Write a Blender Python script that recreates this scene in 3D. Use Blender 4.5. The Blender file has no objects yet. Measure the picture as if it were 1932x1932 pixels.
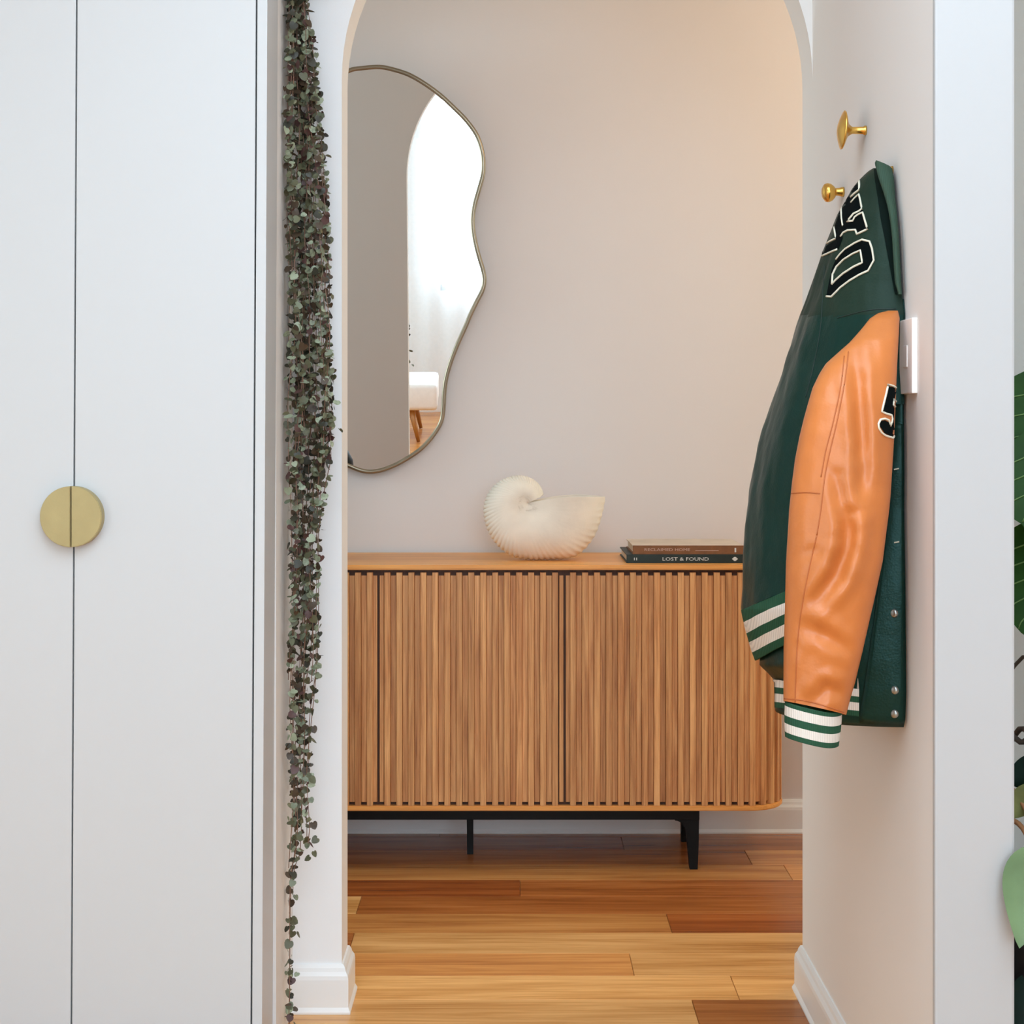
import bpy, bmesh, math, random
from mathutils import Vector, Matrix, noise
from mathutils.bvhtree import BVHTree
from mathutils.geometry import tessellate_polygon

R = math.radians
S = bpy.context.scene
COL = S.collection
rnd = random.Random(7)

# ------------------------------------------------------------------ camera, light, exposure
F, VX, VY, CH = 3000.0, 966.0, 800.0, 1.137        # focal length in pixels of the 1932 frame, vanishing point, eye height


def P(px, py, d):
    """the point at depth d that the photograph shows at pixel px, py"""
    return Vector(((px - VX) * d / F, d, CH - (py - VY) * d / F))


cam = bpy.data.cameras.new('camera')
cam.sensor_width = 36.0
cam.lens = F / 1932.0 * 36.0
cam.shift_y = -(966.0 - VY) / 1932.0
cam.clip_start = 0.05
camo = bpy.data.objects.new('camera', cam)
camo.location = (0, 0, CH)
camo.rotation_euler = (R(90), 0, 0)
COL.objects.link(camo)
S.camera = camo

S.view_settings.view_transform = 'Standard'
S.view_settings.look = 'None'
S.view_settings.gamma = 1.0
S.view_settings.use_curve_mapping = False
S.view_settings.exposure = -0.01
try:
    S.cycles.use_denoising = True
    S.cycles.diffuse_bounces = 7
    S.cycles.max_bounces = 12
    S.cycles.caustics_reflective = False
    S.cycles.sample_clamp_indirect = 6.0
except Exception:
    pass

w = bpy.data.worlds.new('world')
S.world = w
w.use_nodes = True
bg = w.node_tree.nodes['Background']
bg.inputs['Color'].default_value = (0.86, 0.93, 1.0, 1)
bg.inputs['Strength'].default_value = 1.2


def area_light(name, loc, rot, sx, sy, power, col):
    l = bpy.data.lights.new(name, 'AREA')
    l.shape = 'RECTANGLE'
    l.size, l.size_y = sx, sy
    l.energy = power
    l.color = col
    o = bpy.data.objects.new(name, l)
    o.location = loc
    o.rotation_euler = rot
    COL.objects.link(o)
    return o


# daylight: the window behind the camera; the side, ceiling and hall-end lights are added fill
area_light('window_daylight', (1.0, -3.24, 1.68), (R(90), 0, 0), 2.6, 1.44, 125.0, (0.68, 0.88, 1.04))
area_light('side_fill_light', (-2.9, -1.4, 1.35), (0, R(-90), 0), 2.0, 2.2, 46.0, (0.72, 1.00, 1.08))
area_light('ceiling_fill_light', (0.2, 0.7, 2.58), (0, 0, 0), 2.2, 2.6, 74.0, (0.75, 0.97, 1.16))
area_light('hall_right_fill_light', (3.6, 3.8, 1.75), (0, R(90), 0), 1.1, 1.0, 19.0, (0.88, 1.05, 0.94))
area_light('hall_left_fill_light', (-2.9, 3.8, 1.75), (0, R(-90), 0), 1.1, 1.0, 21.0, (0.78, 1.02, 1.08))


def downlight(x, y, z, power, col):
    l = bpy.data.lights.new('hall_downlight', 'POINT')
    l.energy = power
    l.color = col
    l.shadow_soft_size = 0.045
    o = bpy.data.objects.new('hall_downlight', l)
    o.location = (x, y, z)
    COL.objects.link(o)


# warm lamps under the hall ceiling, right and left of the arch
LAMPS = [(1.30, 3.36, 2.33, 10.5, (1.15, 0.82, 0.52))]
for L_ in LAMPS:
    downlight(*L_)


# ------------------------------------------------------------------ helpers
def lin(c):
    return tuple((v / 255 / 12.92) if v / 255 <= 0.04045 else ((v / 255 + 0.055) / 1.055) ** 2.4 for v in c)


def nd(nt, t, **kw):
    n = nt.nodes.new(t)
    for k, v in kw.items():
        if hasattr(n, k) and not k[0].isupper():
            setattr(n, k, v)
        else:
            n.inputs[k].default_value = v
    return n


def base_mat(name, rough, metal=0.0, spec=0.5, tint=(1, 1, 1)):
    m = bpy.data.materials.new(name)
    m.use_nodes = True
    b = m.node_tree.nodes['Principled BSDF']
    b.inputs['Roughness'].default_value = rough
    b.inputs['Metallic'].default_value = metal
    b.inputs['Specular IOR Level'].default_value = spec
    b.inputs['Specular Tint'].default_value = (*tint, 1)
    return m, m.node_tree, b


def add_bump(nt, b, vec, scale, strength, dist=0.002, detail=3.0):
    n = nd(nt, 'ShaderNodeTexNoise')
    n.inputs['Scale'].default_value = scale
    n.inputs['Detail'].default_value = detail
    nt.links.new(vec, n.inputs['Vector'])
    bp = nd(nt, 'ShaderNodeBump')
    bp.inputs['Strength'].default_value = strength
    bp.inputs['Distance'].default_value = dist
    nt.links.new(n.outputs['Fac'], bp.inputs['Height'])
    nt.links.new(bp.outputs['Normal'], b.inputs['Normal'])
    return bp


def ramp(nt, fac, stops):
    r = nd(nt, 'ShaderNodeValToRGB')
    e = r.color_ramp.elements
    while len(e) < len(stops):
        e.new(0.5)
    for i, (p, c) in enumerate(stops):
        e[i].position = p
        e[i].color = (*c, 1)
    nt.links.new(fac, r.inputs['Fac'])
    return r


def pbr(name, rgb, rough=0.5, metal=0.0, spec=0.5, var=0.06, vscale=3.0, bump=0.0, bscale=60.0, bdist=0.002):
    """one procedural material: a colour with soft noise variation and fine relief"""
    m, nt, b = base_mat(name, rough, metal, spec)
    tc = nd(nt, 'ShaderNodeTexCoord')
    n = nd(nt, 'ShaderNodeTexNoise')
    n.inputs['Scale'].default_value = vscale
    n.inputs['Detail'].default_value = 4
    nt.links.new(tc.outputs['Object'], n.inputs['Vector'])
    c = lin(rgb)
    lo = tuple(v * (1 - var) for v in c)
    hi = tuple(min(1, v * (1 + var)) for v in c)
    r = ramp(nt, n.outputs['Fac'], [(0.3, lo), (0.7, hi)])
    nt.links.new(r.outputs['Color'], b.inputs['Base Color'])
    if bump:
        add_bump(nt, b, tc.outputs['Object'], bscale, bump, bdist)
    return m


def wood(name, cols, axis, rough=0.35, stretch=16.0, scale=1.6, bump=0.15, rand=True, spec=0.5, fine=0.35):
    """wood with its grain along the given axis; every object gets its own stretch of grain"""
    m, nt, b = base_mat(name, rough, 0, spec)
    tc = nd(nt, 'ShaderNodeTexCoord')
    vec = tc.outputs['Object']
    val = None
    if rand:
        oi = nd(nt, 'ShaderNodeObjectInfo')
        mul = nd(nt, 'ShaderNodeVectorMath', operation='MULTIPLY_ADD')
        cx = nd(nt, 'ShaderNodeCombineXYZ')
        for k in range(3):
            nt.links.new(oi.outputs['Random'], cx.inputs[k])
        nt.links.new(cx.outputs[0], mul.inputs[0])
        mul.inputs[1].default_value = (37.0, 51.0, 23.0)
        nt.links.new(vec, mul.inputs[2])
        vec = mul.outputs[0]
        val = oi.outputs['Random']
    mp = nd(nt, 'ShaderNodeMapping')
    sc = [stretch] * 3
    sc['XYZ'.index(axis)] = 1.0
    mp.inputs['Scale'].default_value = sc
    nt.links.new(vec, mp.inputs['Vector'])
    n1 = nd(nt, 'ShaderNodeTexNoise')
    n1.inputs['Scale'].default_value = scale
    n1.inputs['Detail'].default_value = 6
    n1.inputs['Roughness'].default_value = 0.62
    n1.inputs['Distortion'].default_value = 0.5
    nt.links.new(mp.outputs[0], n1.inputs['Vector'])
    mp2 = nd(nt, 'ShaderNodeMapping')
    sc2 = [stretch * 5] * 3
    sc2['XYZ'.index(axis)] = 1.0
    mp2.inputs['Scale'].default_value = sc2
    nt.links.new(vec, mp2.inputs['Vector'])
    n2 = nd(nt, 'ShaderNodeTexNoise')
    n2.inputs['Scale'].default_value = scale * 2.5
    n2.inputs['Detail'].default_value = 3
    nt.links.new(mp2.outputs[0], n2.inputs['Vector'])
    mx = nd(nt, 'ShaderNodeMix', data_type='FLOAT')
    mx.inputs['Factor'].default_value = fine
    nt.links.new(n1.outputs['Fac'], mx.inputs[2])
    nt.links.new(n2.outputs['Fac'], mx.inputs[3])
    k = len(cols)
    r = ramp(nt, mx.outputs[0], [(0.30 + 0.40 * i / (k - 1), lin(c)) for i, c in enumerate(cols)])
    out = r.outputs['Color']
    if rand:
        hs = nd(nt, 'ShaderNodeHueSaturation')
        mr = nd(nt, 'ShaderNodeMapRange')
        mr.inputs['To Min'].default_value = 0.87
        mr.inputs['To Max'].default_value = 1.12
        nt.links.new(val, mr.inputs['Value'])
        nt.links.new(mr.outputs[0], hs.inputs['Value'])
        nt.links.new(out, hs.inputs['Color'])
        out = hs.outputs['Color']
    nt.links.new(out, b.inputs['Base Color'])
    bp = nd(nt, 'ShaderNodeBump')
    bp.inputs['Strength'].default_value = bump
    bp.inputs['Distance'].default_value = 0.001
    nt.links.new(n2.outputs['Fac'], bp.inputs['Height'])
    nt.links.new(bp.outputs['Normal'], b.inputs['Normal'])
    return m


def new_mesh(name, verts, faces, mats, midx=None, smooth=False):
    me = bpy.data.meshes.new(name)
    me.from_pydata([tuple(v) for v in verts], [], [tuple(f) for f in faces])
    if not isinstance(mats, (list, tuple)):
        mats = [mats]
    for m in mats:
        me.materials.append(m)
    if midx:
        me.polygons.foreach_set('material_index', midx)
    if smooth:
        me.polygons.foreach_set('use_smooth', [True] * len(me.polygons))
    me.update()
    return me


def link(name, me, parent=None):
    o = bpy.data.objects.new(name, me)
    COL.objects.link(o)
    if parent is not None:
        o.parent = parent
        if parent.parent is None:
            o.matrix_parent_inverse = Matrix.Translation(-Vector(parent.location))
    return o


def obj(name, verts, faces, mats, parent=None, smooth=False, midx=None):
    return link(name, new_mesh(name, verts, faces, mats, midx, smooth), parent)


def thing(name, label, cat, loc, group=None):
    o = bpy.data.objects.new(name, None)
    o.empty_display_size = 0.05
    o.location = loc
    o['label'] = label
    o['category'] = cat
    if group:
        o['group'] = group
    COL.objects.link(o)
    return o


def structure(o):
    o['kind'] = 'structure'
    return o


class MB:
    """collects shapes for one mesh"""

    def __init__(s):
        s.v, s.f, s.m = [], [], []

    def add(s, verts, faces, mi=0):
        k = len(s.v)
        s.v += [Vector(q) for q in verts]
        s.f += [tuple(i + k for i in f) for f in faces]
        s.m += [mi] * len(faces)
        return s

    def box(s, a, b, bev=0.0, mi=0):
        x0, y0, z0 = a
        x1, y1, z1 = b
        if bev <= 0:
            vs = [(x, y, z) for z in (z0, z1) for y in (y0, y1) for x in (x0, x1)]
            fs = [(0, 2, 3, 1), (4, 5, 7, 6), (0, 1, 5, 4), (2, 6, 7, 3), (0, 4, 6, 2), (1, 3, 7, 5)]
            return s.add(vs, fs, mi)
        bm = bmesh.new()
        bmesh.ops.create_cube(bm, size=1.0)
        for q in bm.verts:
            q.co = Vector(((x0 + x1) / 2 + q.co.x * (x1 - x0), (y0 + y1) / 2 + q.co.y * (y1 - y0), (z0 + z1) / 2 + q.co.z * (z1 - z0)))
        bmesh.ops.bevel(bm, geom=bm.edges[:], offset=bev, segments=2, profile=0.6, affect='EDGES')
        bm.verts.index_update()
        s.add([q.co.copy() for q in bm.verts], [[q.index for q in f.verts] for f in bm.faces], mi)
        bm.free()
        return s

    def prism(s, poly, axis, a, b, mi=0):
        """poly: 2-D outline, extruded along axis from a to b"""
        n = len(poly)

        def mk(p, t):
            return {'X': (t, p[0], p[1]), 'Y': (p[0], t, p[1]), 'Z': (p[0], p[1], t)}[axis]
        vs = [mk(p, a) for p in poly] + [mk(p, b) for p in poly]
        fs = [(i, (i + 1) % n, n + (i + 1) % n, n + i) for i in range(n)]
        tri = tessellate_polygon([[Vector((p[0], p[1], 0)) for p in poly]])
        fs += [tuple(t) for t in tri] + [tuple(n + i for i in reversed(t)) for t in tri]
        return s.add(vs, fs, mi)

    def tube(s, pts, r, seg=8, mi=0, cap=True):
        pts = [Vector(q) for q in pts]
        n = len(pts)
        rr = r if isinstance(r, (list, tuple)) else [r] * n
        k = len(s.v)
        up = Vector((0.13, 0.31, 0.94))
        for i, q in enumerate(pts):
            d = (pts[min(i + 1, n - 1)] - pts[max(i - 1, 0)]).normalized()
            if abs(d.dot(up)) > 0.97:
                up = Vector((1, 0.1, 0))
            a = d.cross(up).normalized()
            b = d.cross(a)
            for j in range(seg):
                t = 2 * math.pi * j / seg
                s.v.append(q + (a * math.cos(t) + b * math.sin(t)) * rr[i])
        for i in range(n - 1):
            for j in range(seg):
                s.f.append((k + i * seg + j, k + i * seg + (j + 1) % seg, k + (i + 1) * seg + (j + 1) % seg, k + (i + 1) * seg + j))
                s.m.append(mi)
        if cap:
            s.f.append(tuple(k + j for j in reversed(range(seg))))
            s.f.append(tuple(k + (n - 1) * seg + j for j in range(seg)))
            s.m += [mi, mi]
        return s

    def lathe(s, prof, o, axis, seg=32, mi=0):
        """prof: (radius, height) pairs along axis from point o"""
        o, ax = Vector(o), Vector(axis).normalized()
        a = ax.orthogonal().normalized()
        b = ax.cross(a)
        k = len(s.v)
        for r, h in prof:
            for j in range(seg):
                t = 2 * math.pi * j / seg
                s.v.append(o + ax * h + (a * math.cos(t) + b * math.sin(t)) * max(r, 1e-5))
        for i in range(len(prof) - 1):
            for j in range(seg):
                s.f.append((k + i * seg + j, k + i * seg + (j + 1) % seg, k + (i + 1) * seg + (j + 1) % seg, k + (i + 1) * seg + j))
                s.m.append(mi)
        return s

    def grid(s, fn, nu, nv, mi=0, closed=False, mfn=None):
        k = len(s.v)
        cols = nv if closed else nv + 1
        for i in range(nu + 1):
            for j in range(cols):
                s.v.append(Vector(fn(i / nu, j / nv)))
        for i in range(nu):
            for j in range(nv):
                j2 = (j + 1) % cols if closed else j + 1
                s.f.append((k + i * cols + j, k + i * cols + j2, k + (i + 1) * cols + j2, k + (i + 1) * cols + j))
                s.m.append(mfn(i / nu, j / nv) if mfn else mi)
        return s

    def build(s, name, mats, parent=None, smooth=False):
        return obj(name, s.v, s.f, mats, parent, smooth, s.m)


def lerp_table(tab, x):
    if x <= tab[0][0]:
        return tab[0][1]
    for (a, va), (b, vb) in zip(tab, tab[1:]):
        if x <= b:
            return va + (vb - va) * (x - a) / (b - a)
    return tab[-1][1]


def auto_smooth(o, deg=40):
    me = o.data
    me.polygons.foreach_set('use_smooth', [True] * len(me.polygons))
    try:
        me.set_sharp_from_angle(angle=R(deg))
    except Exception:
        pass
    return o


# ------------------------------------------------------------------ materials
M_white = pbr('white_wall_paint', (238, 238, 238), 0.7, var=0.012, vscale=1.5, bump=0.05, bscale=220)
M_beige = pbr('warm_wall_paint', (222, 217, 216), 0.75, var=0.012, vscale=1.5, bump=0.05, bscale=220)
M_right = pbr('right_wall_paint', (230, 225, 221), 0.75, var=0.012, vscale=1.5, bump=0.05, bscale=220)
M_ceil = pbr('ceiling_paint', (236, 236, 234), 0.8, var=0.01)
M_trim = pbr('trim_gloss_paint', (234, 234, 233), 0.35, var=0.01)
M_col = pbr('column_paint', (182, 182, 182), 0.6, var=0.01)
M_lacquer = pbr('wardrobe_lacquer', (200, 202, 203), 0.38, var=0.008, vscale=1.0)
M_dark = pbr('dark_recess', (40, 38, 36), 0.8)
M_brass = pbr('brushed_brass', (176, 160, 114), 0.5, metal=0.5, var=0.06, vscale=22, bump=0.06, bscale=300)
M_gold = pbr('polished_brass', (238, 190, 98), 0.27, metal=1.0, var=0.08, vscale=30)
M_black = pbr('black_steel', (9, 10, 11), 0.5, spec=0.2, var=0.2)
M_frame = pbr('bronze_mirror_frame', (150, 138, 118), 0.30, metal=0.75, var=0.1, vscale=8)
M_shell = pbr('matt_shell_ceramic', (234, 224, 209), 0.65, var=0.07, vscale=14, bump=0.15, bscale=120)

floor_sets = {
    'light': [(154, 97, 48), (205, 146, 82), (233, 176, 110), (244, 189, 125)],
    'honey': [(132, 77, 35), (185, 119, 62), (211, 145, 79), (224, 163, 99)],
    'brown': [(94, 46, 20), (148, 84, 39), (174, 105, 52), (190, 124, 68)],
    'red': [(88, 40, 17), (136, 70, 31), (163, 91, 43), (180, 110, 55)],
}
M_plank = {k: wood('floor_plank_' + k, v, 'X', rough=0.22, stretch=14, scale=1.5, bump=0.08, spec=0.40, fine=0.3) for k, v in floor_sets.items()}
M_sub = wood('floor_boards_beyond', floor_sets['honey'], 'X', rough=0.25, stretch=12, scale=1.3, rand=False)
M_slat = wood('slat_oak', [(132, 79, 42), (188, 128, 78), (218, 162, 105), (240, 186, 128)], 'Z', rough=0.45, stretch=22, scale=3.2, bump=0.2)
M_oak = wood('oak_top', [(200, 130, 62), (228, 160, 84), (242, 178, 98)], 'X', rough=0.38, stretch=18, scale=2.2, rand=False)
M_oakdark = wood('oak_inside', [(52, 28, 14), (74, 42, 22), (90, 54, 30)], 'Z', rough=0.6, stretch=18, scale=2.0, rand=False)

# mirror glass
m, nt, b = base_mat('mirror_silver', 0.0, 1.0)
tcm = nd(nt, 'ShaderNodeTexCoord')
nm = nd(nt, 'ShaderNodeTexNoise')
nm.inputs['Scale'].default_value = 2.0
nt.links.new(tcm.outputs['Object'], nm.inputs['Vector'])
rm = ramp(nt, nm.outputs['Fac'], [(0.3, (0.90, 0.90, 0.885)), (0.7, (0.92, 0.92, 0.905))])
nt.links.new(rm.outputs['Color'], b.inputs['Base Color'])
M_mirror = m

# ------------------------------------------------------------------ the rooms
Y_ARCH, Y_ARCHB, Y_BACK = 3.079, 3.185, 4.43
X_RW, X_RW2, Y_RWN = 0.5819, 0.6885, 2.197
X_LW = -0.425
ZC, ZH = 2.6, 2.45

fl = MB().box((-3.0, -3.4, -0.12), (3.7, 4.6, -0.004)).build('floor', M_sub)
structure(fl)
# planks: rows across the view, each plank an object of its own
plank_cache = {}


def plank_mesh(L, W, tone):
    key = (round(L, 3), round(W, 4), tone)
    if key not in plank_cache:
        g, c, t = 0.0006, 0.0008, 0.0045
        x0, x1, y0, y1 = g, L - g, g, W - g
        vs = [(x0, y0, -t), (x1, y0, -t), (x1, y1, -t), (x0, y1, -t),
              (x0, y0, -c), (x1, y0, -c), (x1, y1, -c), (x0, y1, -c),
              (x0 + c, y0 + c, 0), (x1 - c, y0 + c, 0), (x1 - c, y1 - c, 0), (x0 + c, y1 - c, 0)]
        fs = [(8, 9, 10, 11)]
        for i in range(4):
            j = (i + 1) % 4
            fs += [(i, j, 4 + j, 4 + i), (4 + i, 4 + j, 8 + j, 8 + i)]
        plank_cache[key] = new_mesh('plank', vs, fs, M_plank[tone])
    return plank_cache[key]


PW = 0.1375
known = {  # row index -> (x of the joint in view, tone left of it, tone right of it)
    -3: (0.9, 'honey', 'light'), -2: (-0.9, 'honey', 'light'), -1: (0.355, 'light', 'brown'), 0: (-0.85, 'honey', 'light'),
    1: (0.252, 'honey', 'light'), 2: (-0.352, 'brown', 'light'), 3: (0.358, 'honey', 'red'),
    4: (-0.362, 'light', 'brown'), 5: (0.02, 'red', 'brown'), 6: (-0.6, 'brown', 'honey'), 7: (0.62, 'brown', 'honey'),
    8: (0.3, 'red', 'brown'), 9: (-0.2, 'brown', 'brown')}
for k in range(-10, 10):
    y0 = 3.141 + k * PW
    W = min(PW, Y_BACK - y0)
    L = [1.30, 1.45, 1.60][k % 3]
    jx, ta, tb = known.get(k, (rnd.uniform(-0.8, 0.8), rnd.choice(list(M_plank)), rnd.choice(list(M_plank))))
    for q in (-2, -1, 0, 1):
        x0 = jx + q * L
        if x0 > 1.6 or x0 + L < -1.5:
            continue
        tone = ta if q == -1 else tb if q in (0, 1) else rnd.choice(list(M_plank))
        o = link('plank', plank_mesh(L, W, tone), fl)
        o.matrix_parent_inverse = Matrix.Identity(4)
        o.location = (x0, y0, 0)

structure(MB().box((-3.0, -3.4, ZC), (3.7, Y_ARCH, ZC + 0.1)).build('ceiling', M_ceil))
structure(MB().box((-3.0, Y_ARCH, ZH), (3.7, 4.6, ZH + 0.25)).build('ceiling_hall', M_ceil))
structure(MB().box((-3.0, Y_BACK, -0.004), (3.7, Y_BACK + 0.12, ZH)).build('wall_back', M_beige))

# arched wall: front white, hall side and soffit in the warm paint
AXC, AR, AZ = (-0.3295 + 0.5819) / 2, (0.5819 + 0.3295) / 2, 1.804
nA = 48
arc = [(AXC - AR * math.cos(math.pi * i / nA), AZ + AR * math.sin(math.pi * i / nA)) for i in range(nA + 1)]
mb = MB()
open_line = [(AXC - AR, -0.004)] + arc + [(AXC + AR, -0.004)]
outer_line = [(-3.0, -0.004)] + [(-3.0 + 6.7 * i / nA, ZC) for i in range(nA + 1)] + [(3.7, -0.004)]
n = len(open_line)
for (yy, mi) in ((Y_ARCH, 0), (Y_ARCHB, 1)):
    mb.add([(x, yy, z) for x, z in open_line] + [(x, yy, z) for x, z in outer_line],
           [(i, i + 1, n + i + 1, n + i) if mi == 0 else (i, n + i, n + i + 1, i + 1) for i in range(n - 1)], mi)
mb.add([(x, Y_ARCH, z) for x, z in open_line] + [(x, Y_ARCHB, z) for x, z in open_line],
       [(i, n + i, n + i + 1, i + 1) for i in range(n - 1)], 2)
structure(mb.build('wall_middle', [M_white, M_beige, M_right]))

structure(MB().box((X_RW, Y_RWN, -0.004), (X_RW2, Y_ARCH, ZC)).build('wall_right', M_right))
structure(MB().box((X_RW - 0.0015, Y_RWN - 0.014, -0.004), (X_RW2 + 0.002, Y_RWN, ZC), bev=0.004).build('trim_1', M_col))
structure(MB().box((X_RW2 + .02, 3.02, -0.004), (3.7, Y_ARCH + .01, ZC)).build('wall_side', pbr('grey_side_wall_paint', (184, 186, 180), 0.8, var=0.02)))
structure(MB().box((-0.56, 2.865, -0.004), (X_LW, Y_ARCH, ZC)).build('wall_left', M_right))
structure(MB().box((-3.1, -3.4, -0.004), (-3.0, Y_BACK + .12, ZC)).build('wall_far_left', M_white))
structure(MB().box((3.7, -3.4, -0.004), (3.8, Y_BACK + .12, ZC)).build('wall_far_right', M_white))
# wall behind the camera with the window opening
wx0, wx1, wz0, wz1 = -0.32, 2.34, 0.92, 2.42
mb = MB()
mb.box((-3.0, -3.4, -0.004), (wx0, -3.28, ZC)).box((wx1, -3.4, -0.004), (3.7, -3.28, ZC))
mb.box((wx0, -3.4, wz1), (wx1, -3.28, ZC)).box((wx0, -3.4, -0.004), (wx1, -3.28, wz0))
structure(mb.build('wall_front', M_white))


# baseboards with a moulded top
def base_profile(h=0.092, t=0.014):
    return [(0, 0), (t + 0.004, 0), (t + 0.004, 0.004), (t, 0.012), (t, h * 0.70), (t * 0.92, h * 0.78), (t * 0.62, h * 0.86), (t * 0.5, h * 0.93), (t * 0.25, h), (0, h)]


def baseboard(name, path, right):
    """sweeps the profile along a floor path; right: +1 when the room is on the right of the path"""
    pr = base_profile()
    pts = [Vector((x, y, 0)) for x, y in path]
    k = len(pr)
    mb = MB()
    for i, q in enumerate(pts):
        d0 = (pts[i] - pts[i - 1]).normalized() if i else (pts[1] - pts[0]).normalized()
        d1 = (pts[i + 1] - pts[i]).normalized() if i < len(pts) - 1 else d0
        n0 = Vector((d0.y, -d0.x, 0)) * right
        n1 = Vector((d1.y, -d1.x, 0)) * right
        nn = (n0 + n1)
        nn = nn / max(nn.dot(n0), 1e-4)
        for (t, z) in pr:
            mb.v.append(q + nn * t + Vector((0, 0, z)))
    for i in range(len(pts) - 1):
        for j in range(k - 1):
            mb.f.append((i * k + j, i * k + j + 1, (i + 1) * k + j + 1, (i + 1) * k + j))
            mb.m.append(0)
    mb.f += [tuple(range(k)), tuple(reversed(range((len(pts) - 1) * k, len(pts) * k)))]
    mb.m += [0, 0]
    return structure(mb.build(name, M_trim))


baseboard('baseboard_back', [(-2.9, Y_BACK), (3.6, Y_BACK)], 1)
baseboard('baseboard_middle', [(X_LW, Y_ARCH), (AXC - AR, Y_ARCH), (AXC - AR, Y_ARCHB), (-2.9, Y_ARCHB)], 1)
baseboard('baseboard_right', [(X_RW, Y_RWN), (X_RW, Y_ARCHB), (3.6, Y_ARCHB)], -1)

# window behind the camera: frame, panes, and its sheer curtain
win = MB()
fr = 0.05
win.box((wx0, -3.38, wz0), (wx0 + fr, -3.31, wz1)).box((wx1 - fr, -3.38, wz0), (wx1, -3.31, wz1))
win.box((wx0, -3.38, wz1 - fr), (wx1, -3.31, wz1)).box((wx0, -3.38, wz0), (wx1, -3.31, wz0 + fr))
win.box((1.0 - .03, -3.38, wz0), (1.0 + .03, -3.31, wz1))
wo = structure(win.build('window_1', M_trim))
mg, ntg, bgm = base_mat('window_glass', 0.02)
bgm.inputs['Transmission Weight'].default_value = 1.0
bgm.inputs['IOR'].default_value = 1.1
ng = nd(ntg, 'ShaderNodeTexNoise')
rg = ramp(ntg, ng.outputs['Fac'], [(0.3, (0.96, 0.98, 0.98)), (0.7, (0.98, 0.99, 0.99))])
ntg.links.new(rg.outputs['Color'], bgm.inputs['Base Color'])
for a, b2 in ((wx0 + fr, 0.97), (1.03, wx1 - fr)):
    MB().box((a, -3.352, wz0 + fr), (b2, -3.346, wz1 - fr)).build('pane', mg, wo)

for i, (x, y, yy, z0, z1) in enumerate(((-2.97, -1.4, 1.1, .35, 2.35), (-2.97, 3.8, .5, 1.2, 2.3), (3.67, 3.8, .5, 1.2, 2.3))):  # made-up frames around the added side and hall-end fill lights
    mbw = MB()
    for q in (-1, 1):
        mbw.box((x - .03, y + q * yy - .03, z0), (x + .03, y + q * yy + .03, z1), 0.003)
        zz = z0 if q < 0 else z1
        mbw.box((x - .03, y - yy, zz - .03), (x + .03, y + yy, zz + .03), 0.003)
    structure(mbw.build('window_%d' % (i + 2), M_trim))
mbw = MB()  # made-up frame around the added ceiling fill light
for q in (-1, 1):
    mbw.box((.2 + q * 1.13 - .03, -.63, 2.56), (.2 + q * 1.13 + .03, 2.03, 2.6), 0.003)
    mbw.box((-.93, .7 + q * 1.33 - .03, 2.56), (1.33, .7 + q * 1.33 + .03, 2.6), 0.003)
structure(mbw.build('window_5', M_trim))

mc, ntc, bc = base_mat('sheer_curtain_fabric', 0.9)
for nn in list(ntc.nodes):
    if nn.type == 'BSDF_PRINCIPLED':
        ntc.nodes.remove(nn)
tcn = nd(ntc, 'ShaderNodeTexCoord')
ncn = nd(ntc, 'ShaderNodeTexNoise')
ncn.inputs['Scale'].default_value = 40
ntc.links.new(tcn.outputs['Object'], ncn.inputs['Vector'])
rcn = ramp(ntc, ncn.outputs['Fac'], [(0.3, (0.90, 0.92, 0.93)), (0.7, (0.95, 0.96, 0.97))])
t1 = nd(ntc, 'ShaderNodeBsdfTranslucent')
t2 = nd(ntc, 'ShaderNodeBsdfDiffuse')
t3 = nd(ntc, 'ShaderNodeBsdfTransparent')
for t in (t1, t2):
    ntc.links.new(rcn.outputs['Color'], t.inputs['Color'])
x1 = nd(ntc, 'ShaderNodeMixShader')
x1.inputs[0].default_value = 0.5
x2 = nd(ntc, 'ShaderNodeMixShader')
x2.inputs[0].default_value = 0.68
ntc.links.new(t1.outputs[0], x1.inputs[1])
ntc.links.new(t2.outputs[0], x1.inputs[2])
ntc.links.new(x1.outputs[0], x2.inputs[1])
ntc.links.new(t3.outputs[0], x2.inputs[2])
ntc.links.new(x2.outputs[0], ntc.nodes['Material Output'].inputs['Surface'])
cur = thing('curtain', 'white sheer curtain in soft folds, seen bright in the mirror', 'curtain', (0.6, -3.14, 0.02))
MB().grid(lambda u, v: (-1.2 + 3.7 * v, -3.16 + 0.016 * math.sin(v * 150) + 0.008 * math.sin(v * 61), 2.56 - 2.54 * u), 4, 420).build('fabric', mc, cur, True)
MB().grid(lambda u, v: (-1.2 + 3.7 * v, -3.10 + 0.014 * math.sin(v * 120 + 1) + 0.008 * math.sin(v * 47), 2.05 - 2.03 * u), 4, 420).build('lower_fabric', mc, cur, True)
MB().tube([(-1.3, -3.16, 2.575), (2.6, -3.16, 2.575)], 0.012, 12).build('rail', M_trim, cur)

# hall lamps: a round fitting with a thin stem over each bulb
for i, (lx, ly, lz, _, _) in enumerate(LAMPS):
    dlt = thing('ceiling_lamp', 'small white ceiling lamp at the right end of the hall', 'lamp', (lx, ly, ZH))
    MB().lathe([(0.0, 0), (0.05, 0), (0.05, 0.012), (0.0, 0.014)], (lx, ly, ZH), (0, 0, -1), 32).build('canopy', M_trim, dlt, True)
    MB().lathe([(0.012, 0.012), (0.012, ZH - lz - 0.05), (0.0, ZH - lz - 0.05)], (lx, ly, ZH), (0, 0, -1), 16).build('bulb_holder', M_trim, dlt, True)

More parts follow.
